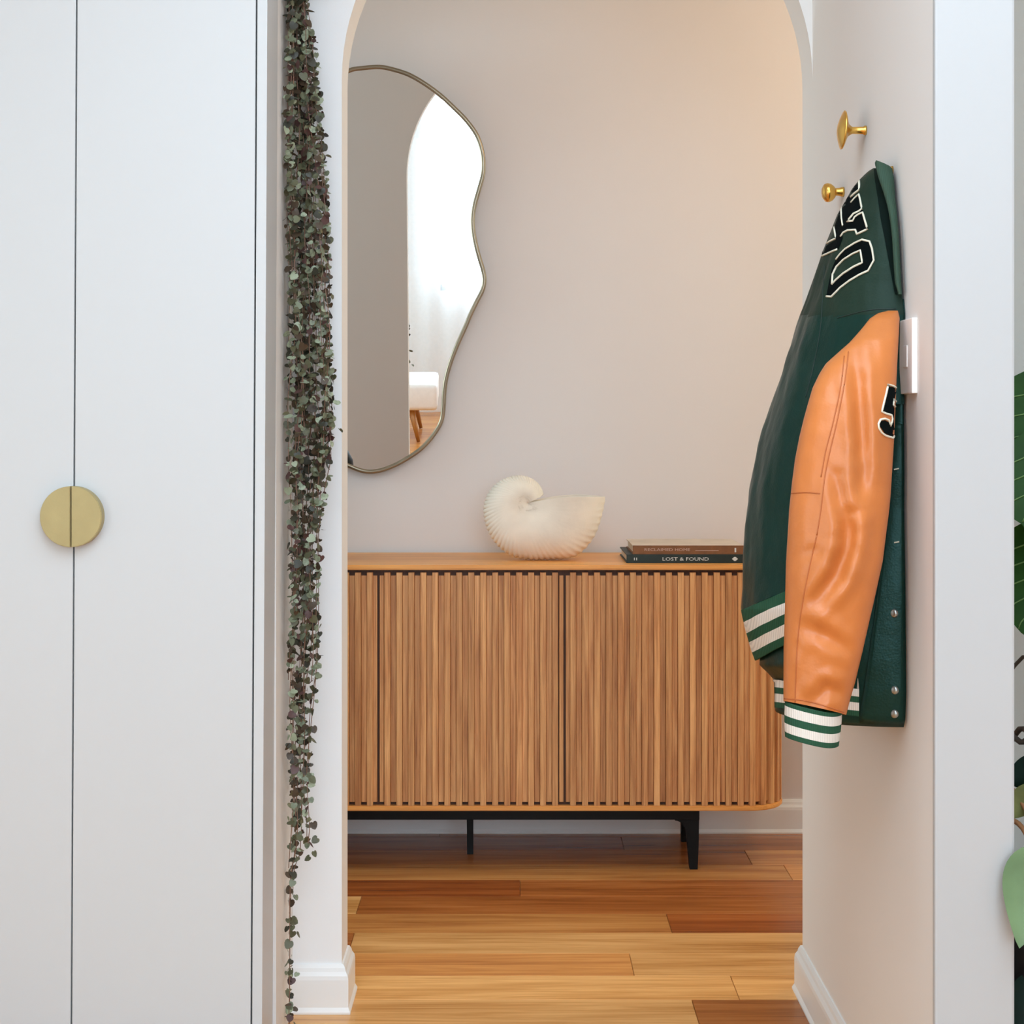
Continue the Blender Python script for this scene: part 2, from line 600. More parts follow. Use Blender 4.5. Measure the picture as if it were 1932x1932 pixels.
# ------------------------------------------------------------------ built-in wardrobe
YW = 2.74
zpiv = 0.985
wd = thing('wardrobe', 'tall flat white built-in wardrobe with a round brass handle, left of the trailing plant', 'wardrobe', (-0.8, YW, 0))
lean = R(0.30)


def wx(x, z):
    return x + (z - zpiv) * math.tan(lean)


def lean_box(mb, a, b, bev):
    k = len(mb.v)
    mb.box(a, b, bev)
    for q in mb.v[k:]:
        q.x = wx(q.x, q.z)
    return mb


xs1, xs2, xe = -0.7549, -0.4448, -0.4261
g = 0.0014
zt = 2.55
mb = MB()
mb.box((-2.4, YW + 0.026, 0.0), (-0.57, 3.06, zt))
mb.box((-0.60, YW + 0.026, 0.0), (-0.45, 2.85, zt))
mb.build('body', M_lacquer, wd)
d1 = lean_box(MB(), (-1.25, YW, 0.06), (xs1 - g, YW + 0.02, zt), 0.0008).build('door', M_lacquer, wd)
d2 = lean_box(MB(), (xs1 + g, YW, 0.06), (xs2 - g, YW + 0.02, zt), 0.0008).build('door', M_lacquer, wd)
lean_box(MB(), (-1.8, YW, 0.06), (-1.253, YW + 0.02, zt), 0.0008).build('door', M_lacquer, wd)
lean_box(MB(), (xs2 + g, YW, 0.0), (xe, 2.862, zt), 0.0008).build('end_panel', M_lacquer, wd)
MB().box((-2.3, YW + 0.022, 0.0), (-0.46, YW + 0.03, 0.06)).build('plinth', M_lacquer, wd)
hc = P(134.2, 975, YW - 0.02)
rh = 0.0520
xsplit = wx(xs1, hc.z)
for side, dd in ((-1, d1), (1, d2)):
    pts = []
    g2 = 0.0010
    for i in range(41):
        t = -math.pi / 2 + math.pi * i / 40
        x = rh * math.cos(t)
        pts.append((xsplit + side * (g2 + x), hc.z + rh * math.sin(t)))
    if side < 0:
        pts.reverse()
    bm = bmesh.new()
    vs = [bm.verts.new((p[0], YW - 0.02, p[1])) for p in pts]
    f = bm.faces.new(vs)
    ex = bmesh.ops.extrude_face_region(bm, geom=[f])
    for q in ex['geom']:
        if isinstance(q, bmesh.types.BMVert):
            q.co.y = YW
    bmesh.ops.recalc_face_normals(bm, faces=bm.faces[:])
    bmesh.ops.bevel(bm, geom=[e for e in bm.edges if all(q.co.y < YW - 0.01 for q in e.verts)], offset=0.0012, segments=2, affect='EDGES')
    me = bpy.data.meshes.new('handle')
    bm.to_mesh(me)
    bm.free()
    me.materials.append(M_brass)
    h = link('handle', me, dd)
    h['label'] = 'half round brushed brass handle plate'

# ------------------------------------------------------------------ sideboard
YF = 4.02
XC, HW, CR = -0.1025, 0.7995, 0.10
sb = thing('sideboard', 'long oak sideboard with reeded slatted doors on black steel legs', 'sideboard', (XC, 4.2, 0))


def rounded_plan(inset, yb, cr=CR):
    x0, x1, y0 = XC - HW + inset, XC + HW - inset, YF + inset
    r = max(cr - inset, 0.01)
    pts = [(x0, yb)]
    for i in range(13):
        t = math.pi + math.pi / 2 * i / 12
        pts.append((x0 + r + r * math.cos(t), y0 + r + r * math.sin(t)))
    for i in range(13):
        t = 1.5 * math.pi + math.pi / 2 * i / 12
        pts.append((x1 - r + r * math.cos(t), y0 + r + r * math.sin(t)))
    pts.append((x1, yb))
    return pts


def slab(name, z0, z1, inset, m, bev=0.003):
    mb = MB()
    mb.prism(rounded_plan(inset + bev, 4.41), 'Z', z0, z0 + bev)
    mb.prism(rounded_plan(inset, 4.41), 'Z', z0 + bev, z1 - bev)
    mb.prism(rounded_plan(inset + bev, 4.41), 'Z', z1 - bev, z1)
    return mb.build(name, m, sb)


ZT = 0.7807
slab('top', 0.7680, ZT, -0.004, M_oak)
slab('bottom_board', 0.1585, 0.1715, -0.002, M_oak)
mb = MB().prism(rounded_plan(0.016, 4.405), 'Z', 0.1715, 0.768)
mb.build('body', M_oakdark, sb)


def path_at(s):
    """point and outward normal on the front, s = distance from the centre of the front (positive to the right)"""
    sg = 1 if s >= 0 else -1
    a = abs(s)
    half = HW - CR
    if a <= half:
        return Vector((XC + sg * a, YF, 0)), Vector((0, -1, 0))
    a -= half
    q = CR * math.pi / 2
    if a <= q:
        t = a / CR
        c = Vector((XC + sg * half, YF + CR, 0))
        nn = Vector((sg * math.sin(t), -math.cos(t), 0))
        return c + nn * CR, nn
    a -= q
    return Vector((XC + sg * HW, YF + CR + a, 0)), Vector((sg, 0, 0))


def slat_mesh(wd_, dp, z0, z1):
    c = 0.0011
    x0, x1 = -wd_ / 2, wd_ / 2
    pr = [(x0, 0), (x0, dp - c), (x0 + c, dp), (x1 - c, dp), (x1, dp - c), (x1, 0)]
    return new_mesh('slat', *(lambda b: (b.v, b.f))(MB().prism(pr, 'Z', z0, z1)), M_slat)


ms_hi = slat_mesh(0.0150, 0.016, 0.1722, 0.7612)
ms_lo = slat_mesh(0.0146, 0.0085, 0.1800, 0.7530)
ms_ed = slat_mesh(0.0110, 0.0085, 0.1800, 0.7530)
sA, sB = -0.339 - XC, 0.134 - XC
PIT = 0.0303
doors = {}
for nm_, s0, s1 in (('left', None, sA), ('mid', sA, sB), ('right', sB, None)):
    if nm_ == 'mid':
        pl = [(XC + sA + .002, YF + .0165), (XC + sB - .002, YF + .0165), (XC + sB - .002, YF + .0205), (XC + sA + .002, YF + .0205)]
    else:
        sg = 1 if nm_ == 'right' else -1
        st = s1 if nm_ == 'left' else s0
        ss = [st + sg * 0.002 + sg * i * 0.02 for i in range(30) if abs(st + sg * i * 0.02) < HW - CR + CR * math.pi / 2 + 0.20]
        outl = [path_at(q) for q in ss]
        pl = [(p - n_ * .0145).to_2d() for p, n_ in outl] + [(p - n_ * .0185).to_2d() for p, n_ in reversed(outl)]
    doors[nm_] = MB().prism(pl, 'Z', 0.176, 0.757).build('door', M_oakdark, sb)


def put_slat(s, me, door, base):
    p, nn = path_at(s)
    o = link('slat', me, door)
    ang = math.atan2(nn.y, nn.x) - math.pi / 2
    q = p - nn * base
    o.location = (q.x, q.y, 0)
    o.rotation_euler = (0, 0, ang)
    return o


for i in range(15):
    s = sA + 0.0236 + i * PIT + 0.0001
    put_slat(s, ms_hi, doors['mid'], 0.016)
    if i < 14:
        put_slat(s + PIT / 2, ms_lo, doors['mid'], 0.016)
put_slat(sA + 0.0091, ms_ed, doors['mid'], 0.016)
put_slat(sB - 0.0091, ms_ed, doors['mid'], 0.016)
end_s = HW - CR + CR * math.pi / 2 + 0.18
for nm_, sg, st in (('right', 1, sB), ('left', -1, sA)):
    i = 0
    put_slat(st + sg * 0.0078, ms_ed, doors[nm_], 0.016)
    while True:
        s = st + sg * (0.0205 + i * PIT)
        if abs(s) > end_s:
            break
        put_slat(s, ms_hi, doors[nm_], 0.016)
        put_slat(s + sg * PIT / 2, ms_lo, doors[nm_], 0.016)
        i += 1

# black steel base
xr = 0.470
xl = 2 * XC - xr
MB().box((xl, 4.055, 0.1275), (xr + .008, 4.085, 0.158), 0.001).build('front_rail', M_black, sb)
MB().box((xl, 4.325, 0.1275), (xr, 4.35, 0.158), 0.001).build('rear_rail', M_black, sb)
for yy in (4.07, 4.337):
    for sg, x in ((1, xr), (-1, xl)):
        mb = MB()
        # tapered leg with a curved gusset on its inner side
        out = [(x + sg * .008, .158), (x + sg * .007, 0.08), (x + sg * .004, 0.0), (x - sg * .016, 0.0), (x - sg * .024, .085)]
        for i in range(7):
            t = math.pi / 2 * i / 6
            out.append((x - sg * (.024 + .03 * (1 - math.cos(t))), .085 + .04 * math.sin(t)))
        out.append((x - sg * .054, .158))
        if yy > 4.2:
            out = [(x + sg * .007, .158), (x + sg * .005, 0.0), (x - sg * .009, 0.0), (x - sg * .011, .158)]
        if sg < 0:
            out.reverse()
        mb.prism(out, 'Y', yy - .012, yy + .012)
        mb.build('leg', M_black, sb)
MB().prism([(XC - .016, 0), (XC + .0, 0), (XC + .0, .158), (XC - .018, .158)], 'Y', 4.20, 4.22).build('centre_leg', M_black, sb)
for x in (xl, xr):
    MB().box((x - .012, 4.07, .13), (x + .006, 4.34, .158)).build('side_rail', M_black, sb)

# ------------------------------------------------------------------ nautilus vase
SC = (996.0, 955.0)
outline = [(1139.6, 943.8), (1137.5, 957), (1134, 973), (1129, 992), (1121, 1014), (1110, 1030), (1099, 1043), (1086, 1053), (1073.6, 1057.5), (1050, 1058.6), (1028, 1059), (994, 1058.5), (972.7, 1055), (954, 1046), (937.7, 1030), (924, 1008), (917.5, 987), (915.5, 965), (920, 946.5), (931, 929), (945.8, 917), (964.6, 909), (980.8, 907), (997, 910.5), (1011.7, 919.6), (1019.8, 931.7), (1022.5, 941)]
DS = 4.165
sh = thing('shell_vase', 'cream ribbed nautilus shell vase standing on the sideboard', 'vase', (0.09, DS, ZT))
pol = []
prev = None
for (x, y) in outline:
    a = math.atan2(y - SC[1], x - SC[0])
    if prev is not None:
        while a < prev - 0.2:
            a += 2 * math.pi
    prev = a
    pol.append((a, math.hypot(x - SC[0], y - SC[1]) * DS / F))
th0, th1 = pol[0][0], pol[-1][0]
cen = P(SC[0], SC[1], DS)


def shell_pt(u, v):
    th = th0 + (th1 - th0) * u
    r = lerp_table(pol, th)
    # smooth the outline slightly
    r = (r + lerp_table(pol, min(th1, th + .05)) + lerp_table(pol, max(th0, th - .05))) / 3
    ph = -math.pi / 2 + math.pi * v
    cp, sp = max(math.cos(ph), 0.0), math.sin(ph)
    rho = r * cp ** 0.85
    tw = th + 0.30 * (rho / max(r, 1e-4))
    rib = math.cos(66 * tw) * 0.5 + 0.5
    rib = rib ** 2
    amp = (0.0011 + 0.0022 * (rho / r) ** 5) * cp ** 0.5 * min(1, r / 0.09) * min(1.0, 0.3 + u * 2.5)
    hw = (0.050 * sp * sp * min(1.0, 0.55 + u * -0.0) + (0.30 * r + 0.012) * cp ** 0.8 * 1.15)
    y = sp * hw
    lift = 0.009 * max(0.0, 1 - u * 14) * math.sin(math.pi * min(1, rho / r))
    return cen + Vector((rho * math.cos(th), y * (1 - .012 * rib * cp), -rho * math.sin(th) + lift)) + Vector((math.cos(th) * cp, sp * .6, -math.sin(th) * cp)) * amp * (rib - 0.4)


mb = MB().grid(shell_pt, 560, 44)
zmin = min(q.z for q in mb.v)
for q in mb.v:
    q.z += (ZT + 0.0030 - zmin)
sho = mb.build('body', M_shell, sh, True)
md = sho.modifiers.new('thickness', 'SOLIDIFY')
md.thickness = 0.004
md.offset = -1
# cap of the inner coil
mb2 = MB()
k0 = 560 * 45
ring = [mb.v[k0 + j].copy() for j in range(45)]
cc = sum(ring, Vector()) / 45
mb2.add(ring + [cc], [(j, j + 1, 45) for j in range(44)])
mb2.build('coil_end', M_shell, sh)

# black vase at the hidden end of the sideboard, met in the mirror
bv = thing('black_vase', 'black rounded vase on the sideboard, seen in the foot of the mirror', 'vase', (-0.55, 4.2, ZT))
MB().lathe([(0.0, 0), (0.05, 0), (0.07, 0.04), (0.09, 0.12), (0.10, 0.185), (0.096, 0.22), (0.076, 0.26), (0.045, 0.288), (0.036, 0.30), (0.042, 0.315), (0.034, 0.315), (0.03, 0.29)], (-0.55, 4.2, ZT), (0, 0, 1), 40).build('body', M_black, bv, True)


# ------------------------------------------------------------------ books
def text_mesh(body, size, mat_, name, parent, origin, width=None, flip=False):
    c = bpy.data.curves.new(name, 'FONT')
    c.body = body
    c.size = size
    c.extrude = 0.0002
    c.resolution_u = 2
    o = bpy.data.objects.new(name, c)
    COL.objects.link(o)
    dg = bpy.context.evaluated_depsgraph_get()
    me = bpy.data.meshes.new_from_object(o.evaluated_get(dg))
    bpy.data.objects.remove(o)
    bpy.data.curves.remove(c)
    xs = [q.co.x for q in me.vertices]
    ys = [q.co.y for q in me.vertices]
    k = (width / (max(xs) - min(xs))) if width else 1.0
    x0, y0 = min(xs), min(ys)
    for q in me.vertices:
        x, y, z = q.co
        q.co = (origin[0] + (x - x0) * k, origin[1] - z, origin[2] + (y - y0))
    me.materials.clear()
    me.materials.append(mat_)
    return link(name, me, parent)


M_pages = pbr('book_pages', (224, 214, 196), 0.8, var=0.06, vscale=120)
M_bk1 = pbr('brown_book_cloth', (122, 78, 44), 0.6, var=0.15, vscale=60, bump=0.1, bscale=400)
M_bk1top = pbr('pale_book_cover', (206, 190, 172), 0.5, var=0.08, vscale=25)
M_bk2 = pbr('green_book_cloth', (18, 38, 36), 0.5, var=0.15, vscale=60)
M_ink_w = pbr('white_print', (212, 216, 214), 0.6)
M_ink_p = pbr('pale_pink_print', (190, 160, 145), 0.6)


def book(name, label, x0, x1, y0, y1, z0, th, mspine, mtop):
    t = thing(name, label, 'book', ((x0 + x1) / 2, (y0 + y1) / 2, z0), 'books stacked on the sideboard')
    bt = 0.0028
    MB().box((x0, y0, z0), (x1, y1, z0 + bt), 0.0006).build('back_cover', mspine, t)
    MB().box((x0, y0, z0 + th - bt), (x1, y1, z0 + th), 0.0006).build('front_cover', mtop, t)
    MB().box((x0, y0 - .0012, z0), (x1, y0 + .003, z0 + th - .0003), 0.0008).build('spine', mspine, t)
    MB().box((x0 + .004, y0 + .003, z0 + bt), (x1 - .004, y1 - .004, z0 + th - bt)).build('pages', M_pages, t)
    return t


YB = 4.074
xa = (1182 - VX) * YB / F
xb = (1194 - VX) * YB / F
xe_ = (1403.5 - VX) * YB / F
t2_, t1_ = 0.0222, 0.0230
b2 = book('book', 'dark green book lying at the bottom of the pair on the sideboard', xa, xe_, YB, YB + .25, ZT, t2_, M_bk2, M_bk2)
b1 = book('book', 'brown spined book with a pale cover lying on the dark green book', xb, xe_, YB + .002, YB + .235, ZT + t2_, t1_, M_bk1, M_bk1top)
px2x = lambda p: (p - VX) * YB / F
text_mesh('LOST & FOUND', 0.0125, M_ink_w, 'title', b2, (px2x(1250), YB - .0014, ZT + .0062), width=px2x(1337) - px2x(1250))
text_mesh('II', 0.010, M_ink_w, 'spine_mark', b2, (px2x(1196), YB - .0014, ZT + .0072), width=.008)
text_mesh('RECLAIMED HOME', 0.0105, M_ink_p, 'title', b1, (px2x(1216), YB + .0006, ZT + t2_ + .0085), width=px2x(1302) - px2x(1216))
MB().box((px2x(1312), YB + .0004, ZT + t2_ + .0088), (px2x(1356), YB + .0008, ZT + t2_ + .0102)).build('author_line', M_ink_p, b1)
MB().box((px2x(1386), YB + .0004, ZT + t2_ + .0055), (px2x(1389), YB + .0008, ZT + t2_ + .0165), 0).build('spine_emblem', M_ink_w, b1)
cx_, cz_ = px2x(1386.5), ZT + .0108
rr_ = [(7.5, 0), (3.6, 2.6), (2.4, 4.2), (-2.4, 4.2), (-3.6, 2.6), (-7.5, 0), (-3.8, -2.6), (-2.4, -4.2), (2.4, -4.2), (3.8, -2.6)]
MB().prism([(cx_ + a * .00105, cz_ + c * .0012) for a, c in rr_], 'Y', YB - .0016, YB - .0010).build('spine_emblem', M_ink_w, b2)

# ------------------------------------------------------------------ mirror
mo = [(625, 150), (657.6, 129), (686, 124), (716, 122), (743, 127), (773, 137), (803, 154), (833, 176), (860, 201), (882.5, 224), (902, 251), (912, 278), (916, 303), (915, 330), (907, 360), (900, 385), (896, 410), (897, 435), (902, 462), (909, 488), (915, 508), (918, 528), (914, 549), (902, 573), (890.5, 597), (881, 620), (867, 651), (855, 682), (846, 713), (842, 742), (840.5, 770), (836, 797), (821, 823), (800, 847), (774, 866), (745, 882), (714, 892.5), (686, 893), (655, 882), (618, 864), (580, 836), (552, 800), (540, 755), (541, 700), (553, 650), (560, 600), (550, 550), (528, 500), (508, 440), (500, 380), (508, 320), (535, 268), (565, 226), (595, 184)]


def catmull(pts, sub=5, closed=True):
    n = len(pts)
    out = []
    for i in range(n if closed else n - 1):
        p0, p1, p2, p3 = (Vector(pts[(i + k) % n]) if closed else Vector(pts[min(max(i + k, 0), n - 1)]) for k in (-1, 0, 1, 2))
        for j in range(sub):
            t = j / sub
            out.append(0.5 * ((2 * p1) + (-p0 + p2) * t + (2 * p0 - 5 * p1 + 4 * p2 - p3) * t * t + (-p0 + 3 * p1 - 3 * p2 + p3) * t ** 3))
    if not closed:
        out.append(Vector(pts[-1]))
    return out


M_A, M_T, M_C = 0.0145, 0.080, 4.398


def mirror_pt(px, py):
    dx, dz = (px - VX) / F, -(py - VY) / F
    y = (M_C + M_A * 0.3 - M_T * (CH - 1.0)) / (1 - M_A * dx + M_T * dz)
    return Vector((dx * y, y, CH + dz * y))


mnor = Vector((M_A, -1, -M_T)).normalized()
mp_ = catmull(mo, 5)
ctr = mirror_pt(720, 500)
mir = thing('wall_mirror', 'large wavy pond shaped wall mirror with a thin bronze frame', 'mirror', (ctr.x, ctr.y, 1.0))
pts3 = [mirror_pt(p.x, p.y) for p in mp_]
N3 = len(pts3)
ins = []
for i in range(N3):
    t = (pts3[(i + 1) % N3] - pts3[i - 1]).normalized()
    ins.append(t.cross(mnor).normalized())
if sum((ctr - pts3[i]).dot(ins[i]) for i in range(N3)) < 0:
    ins = [-q for q in ins]
gl = [pts3[i] + ins[i] * 0.008 - mnor * 0.002 for i in range(N3)]
u_ax = Vector((1, M_A, 0)).normalized()
v_ax = mnor.cross(u_ax)
tri = tessellate_polygon([[Vector((q.dot(u_ax), q.dot(v_ax), 0)) for q in gl]])
fcs = []
for t in tri:
    a, b_, c = (gl[i] for i in t)
    fcs.append(tuple(t) if (b_ - a).cross(c - a).dot(mnor) > 0 else tuple(reversed(t)))
obj('glass', gl, fcs, M_mirror, mir)
prof = [(0.0, -0.018), (0.0, -0.001), (0.0025, 0.0018), (0.0080, 0.0018), (0.0118, -0.001), (0.0118, -0.004), (0.0118, -0.018)]
mb = MB()
for i in range(N3):
    for a, c in prof:
        mb.v.append(pts3[i] + ins[i] * a + mnor * c)
kp = len(prof)
for i in range(N3):
    for j in range(kp - 1):
        mb.f.append((i * kp + j, i * kp + j + 1, ((i + 1) % N3) * kp + j + 1, ((i + 1) % N3) * kp + j))
        mb.m.append(0)
mb.build('frame', M_frame, mir, True)
bk = [pts3[i] + ins[i] * 0.004 - mnor * 0.017 for i in range(N3)]
obj('backing', bk, [tuple(reversed(f)) for f in fcs], M_dark, mir)

# ------------------------------------------------------------------ brass wall hooks and wall switch
XWL = X_RW
h1 = thing('wall_hook', 'large brass mushroom coat hook, highest on the wall above the jacket', 'hook', (XWL, 2.63, P(1634, 245, 2.63).z), 'brass coat hooks on the right wall')
d_ = 2.613
z_ = P(1634, 246, d_).z
MB().lathe([(0.0, 0), (0.0078, 0), (0.0078, 0.003), (0.0062, 0.005), (0.0058, 0.022), (0.0075, 0.028)], (XWL, d_, z_), (-1, 0, 0), 24).build('stem', M_gold, h1, True)
ax1 = Vector((-1, 0.02, 0.07)).normalized()
c1 = Vector((XWL - 0.028, d_, z_))
MB().lathe([(0.0065, -0.004), (0.010, 0.001), (0.017, 0.004), (0.026, 0.0068), (0.0312, 0.0088), (0.0318, 0.0105), (0.0295, 0.0118), (0.020, 0.0155), (0.010, 0.0185), (0.0, 0.0195)], c1, ax1, 40).build('knob', M_gold, h1, True)
h2 = thing('wall_hook', 'small brass ball coat hook, lower left of the mushroom hook', 'hook', (XWL, 2.81, P(1592, 362, 2.81).z), 'brass coat hooks on the right wall')
d_ = 2.789
z_ = P(1592, 362, d_).z
MB().lathe([(0.0, 0), (0.0088, 0), (0.0085, 0.004), (0.0070, 0.008), (0.0068, 0.016)], (XWL, d_, z_), (-1, 0, 0), 24).build('stem', M_gold, h2, True)
MB().lathe([(0.0066, 0.0), (0.011, 0.003), (0.0152, 0.008), (0.0168, 0.0135), (0.0155, 0.0185), (0.010, 0.0225), (0.0, 0.024)], (XWL - 0.0145, d_, z_), Vector((-1, -0.1, -0.12)), 32).build('knob', M_gold, h2, True)

M_swp = pbr('switch_plastic', (248, 246, 243), 0.4, var=0.01)
sw = thing('wall_switch', 'white rectangular switch plate on the wall beside the jacket', 'switch', (XWL, 2.34, 1.2))
zt_, zb_ = P(1722, 599, 2.281).z, P(1722, 742, 2.281).z
MB().box((XWL - 0.0082, 2.281, zb_), (XWL, 2.356, zt_), 0.0014).build('plate', M_swp, sw)
zm = (zt_ + zb_) / 2
MB().box((XWL - 0.0096, 2.306, zm - .016), (XWL - 0.008, 2.330, zm + .016), 0.001).build('rocker', M_swp, sw)

# ------------------------------------------------------------------ varsity jacket


def leather(name, rgb, rough, bump, scale=90, var=0.12, spec=0.5, tint=(1, 1, 1)):
    m, nt, b = base_mat(name, rough, 0, spec, tint)
    tc = nd(nt, 'ShaderNodeTexCoord')
    n = nd(nt, 'ShaderNodeTexNoise')
    n.inputs['Scale'].default_value = 9
    n.inputs['Detail'].default_value = 5
    nt.links.new(tc.outputs['Object'], n.inputs['Vector'])
    c = lin(rgb)
    r = ramp(nt, n.outputs['Fac'], [(0.3, tuple(v * (1 - var) for v in c)), (0.7, tuple(v * (1 + var) for v in c))])
    nt.links.new(r.outputs['Color'], b.inputs['Base Color'])
    vo = nd(nt, 'ShaderNodeTexVoronoi')
    vo.inputs['Scale'].default_value = scale * 5
    nt.links.new(tc.outputs['Object'], vo.inputs['Vector'])
    n2 = nd(nt, 'ShaderNodeTexNoise')
    n2.inputs['Scale'].default_value = scale
    n2.inputs['Detail'].default_value = 6
    nt.links.new(tc.outputs['Object'], n2.inputs['Vector'])
    ad = nd(nt, 'ShaderNodeMath', operation='MULTIPLY_ADD')
    nt.links.new(vo.outputs['Distance'], ad.inputs[0])
    ad.inputs[1].default_value = 0.25
    nt.links.new(n2.outputs['Fac'], ad.inputs[2])
    bp = nd(nt, 'ShaderNodeBump')
    bp.inputs['Strength'].default_value = bump
    bp.inputs['Distance'].default_value = 0.002
    nt.links.new(ad.outputs[0], bp.inputs['Height'])
    nt.links.new(bp.outputs['Normal'], b.inputs['Normal'])
    return m


def knit(name, rgb):
    m, nt, b = base_mat(name, 0.85, 0, 0.2)
    tc = nd(nt, 'ShaderNodeTexCoord')
    wv = nd(nt, 'ShaderNodeTexWave')
    wv.inputs['Scale'].default_value = 120
    wv.inputs['Distortion'].default_value = 0.4
    nt.links.new(tc.outputs['Object'], wv.inputs['Vector'])
    c = lin(rgb)
    r = ramp(nt, wv.outputs['Fac'], [(0.1, tuple(v * 0.82 for v in c)), (0.6, c)])
    nt.links.new(r.outputs['Color'], b.inputs['Base Color'])
    bp = nd(nt, 'ShaderNodeBump')
    bp.inputs['Strength'].default_value = 0.25
    bp.inputs['Distance'].default_value = 0.001
    nt.links.new(wv.outputs['Fac'], bp.inputs['Height'])
    nt.links.new(bp.outputs['Normal'], b.inputs['Normal'])
    return m


M_green = leather('green_leather_body', (18, 44, 37), 0.34, 0.30, 60, spec=0.30, tint=(0.5, 0.92, 0.86))
M_yoke = leather('green_leather_yoke', (28, 44, 34), 0.50, 0.20, 60, spec=0.22, tint=(0.7, 0.95, 0.85))
M_orange = leather('tan_orange_leather', (197, 115, 56), 0.38, 0.22, 50, 0.08)
M_lining = pbr('dark_green_lining', (18, 40, 36), 0.6)
M_kg = knit('green_rib_knit', (42, 82, 60))
M_kw = knit('cream_rib_knit', (226, 218, 208))
M_patch = pbr('black_felt_patch', (5, 11, 11), 0.95, spec=0.08, bump=0.2, bscale=600)
M_piping = pbr('cream_chenille_piping', (222, 216, 196), 0.8, bump=0.3, bscale=500)
M_seam = pbr('orange_seam', (176, 96, 44), 0.6)
M_gseam = pbr('green_seam', (20, 38, 32), 0.6)
M_snap = pbr('dull_steel_snap', (170, 172, 168), 0.3, metal=0.9)

jk = thing('varsity_jacket', 'dark green leather varsity jacket with orange sleeve hanging on the right wall', 'jacket', (0.5, 2.45, P(1680, 310, 2.45).z))
JX = 0.5785
tab_xL = [(318, 1648), (322, 1639), (330, 1630), (340, 1620), (356, 1607), (382, 1593), (404, 1580), (432, 1569), (477, 1550), (511, 1539), (560, 1523), (608, 1504), (653, 1488), (709, 1471), (757, 1457), (808, 1442), (846, 1432), (887, 1424), (922, 1418), (960, 1414), (1005, 1408.5), (1059, 1403.5), (1109, 1401), (1149, 1397), (1176, 1404), (1203, 1411), (1246, 1418), (1300, 1424), (1400, 1430)]
tab_xR = [(306, 1682), (336, 1686), (373, 1688.5), (406, 1692.5), (450, 1696), (532, 1700), (591, 1705), (684, 1702.5), (746, 1706), (891, 1707.5), (960, 1707), (1109, 1709.5), (1308, 1711), (1357, 1709.5), (1374, 1706)]
tab_a = [(306, .02), (330, .045), (370, .08), (430, .12), (500, .15), (600, .18), (800, .19), (1100, .20), (1400, .20)]
tab_bL = [(560, 1620), (800, 1560), (1000, 1500), (1150, 1452), (1215, 1428), (1255, 1426), (1268, 1440), (1282, 1452), (1400, 1456)]
_cache = {}


def section(py, left):
    key = (round(py * 2), id(left))
    if key in _cache:
        return _cache[key]
    xR, xL, a = lerp_table(tab_xR, py), lerp_table(left, py), lerp_table(tab_a, py)
    d0 = JX * F / (xR - VX)
    lo, hi = 0.0, 0.6
    for _ in range(30):
        b = (lo + hi) / 2
        mn = min((JX - b * math.sin(t)) * F / (d0 + a - a * math.cos(t)) for t in [math.pi * k / 60 for k in range(61)]) + VX
        if mn < xL:
            hi = b
        else:
            lo = b
    _cache[key] = (d0, a, (lo + hi) / 2)
    return _cache[key]


def nz(x, y, z=0.0):
    return noise.noise(Vector((x, y, z)))


def body_pt(py, ph, left=tab_xL, grow=0.0, wr=1.0):
    d0, a, b = section(py, left)
    # wrinkles: long vertical folds and a few diagonal ones
    env = math.sin(ph) * min(1, max(0, (py - 330) / 200))
    wv = (0.007 * nz(ph * 3.1, py * 0.0035, 1.0) + 0.0028 * nz(ph * 6 + py * 0.006, py * 0.011, 4.0) + 0.0009 * nz(ph * 14, py * 0.03, 7.0)) * env * wr
    bb = b + grow
    aa = a + grow
    x = JX - bb * math.sin(ph) + wv * -1.0 * math.sin(ph)
    d = d0 + a - aa * math.cos(ph) - wv * math.cos(ph)
    return Vector((min(x, X_RW - 0.0015), d, CH - (py - VY) * d / F))


def px_of(q):
    return VX + q.x / q.y * F


def py_of(q):
    return VY - (q.z - CH) / q.y * F


# back panel: from the collar to the slanted rib hem
def hemA(ph):
    q = body_pt(1150, ph, wr=0)
    side = px_of(q) - 1398
    return 1151 - 0.44 * max(-10, min(side, 150))


def fnA(u, v):
    ph = math.pi * v
    return body_pt(317 + (hemA(ph) - 317) * u, ph)


nu, nv = 150, 110
mbA = MB().grid(fnA, nu, nv)
keep_f, keep_m = [], []
for f in mbA.f:
    c = sum((mbA.v[i] for i in f), Vector()) / 4
    x, y = px_of(c), py_of(c)
    ph_small = f[0] % (nv + 1) < nv * 0.5
    if ph_small and y > 760 and x > 1565:
        continue
    keep_f.append(f)
    keep_m.append(0 if y < 596 else 1)
mbA.f, mbA.m = keep_f, keep_m
jA = mbA.build('back_panel', [M_yoke, M_green], jk, True)
bvhA = BVHTree.FromPolygons([tuple(q) for q in mbA.v], mbA.f)

# rib hem of the back panel
stripesA = [(0.24, 0), (0.46, 1), (0.63, 0), (0.84, 1), (1.01, 0)]


def stripe(tab):
    return lambda u, v: next(mi for lim, mi in tab if u < lim)


def fnAb(u, v):
    ph = math.pi * v
    h = hemA(ph)
    bulge = 0.004 * math.sin(math.pi * u)
    return body_pt(h + 95 * u, ph, grow=bulge - 0.004 * u, wr=0.6)


mb = MB().grid(fnAb, 50, nv, mfn=stripe(stripesA))
kf, km = [], []
for f, mi in zip(mb.f, mb.m):
    c = mb.v[f[0]]
    if f[0] % (nv + 1) < nv * 0.5 and px_of(c) > 1565:
        continue
    kf.append(f)
    km.append(mi)
mb.f, mb.m = kf, km
wbA = mb.build('waistband', [M_kg, M_kw], jk, True)
wbA['label'] = 'green and cream striped rib hem of the back'
md = wbA.modifiers.new('thickness', 'SOLIDIFY')
md.thickness = 0.004
md.offset = -1


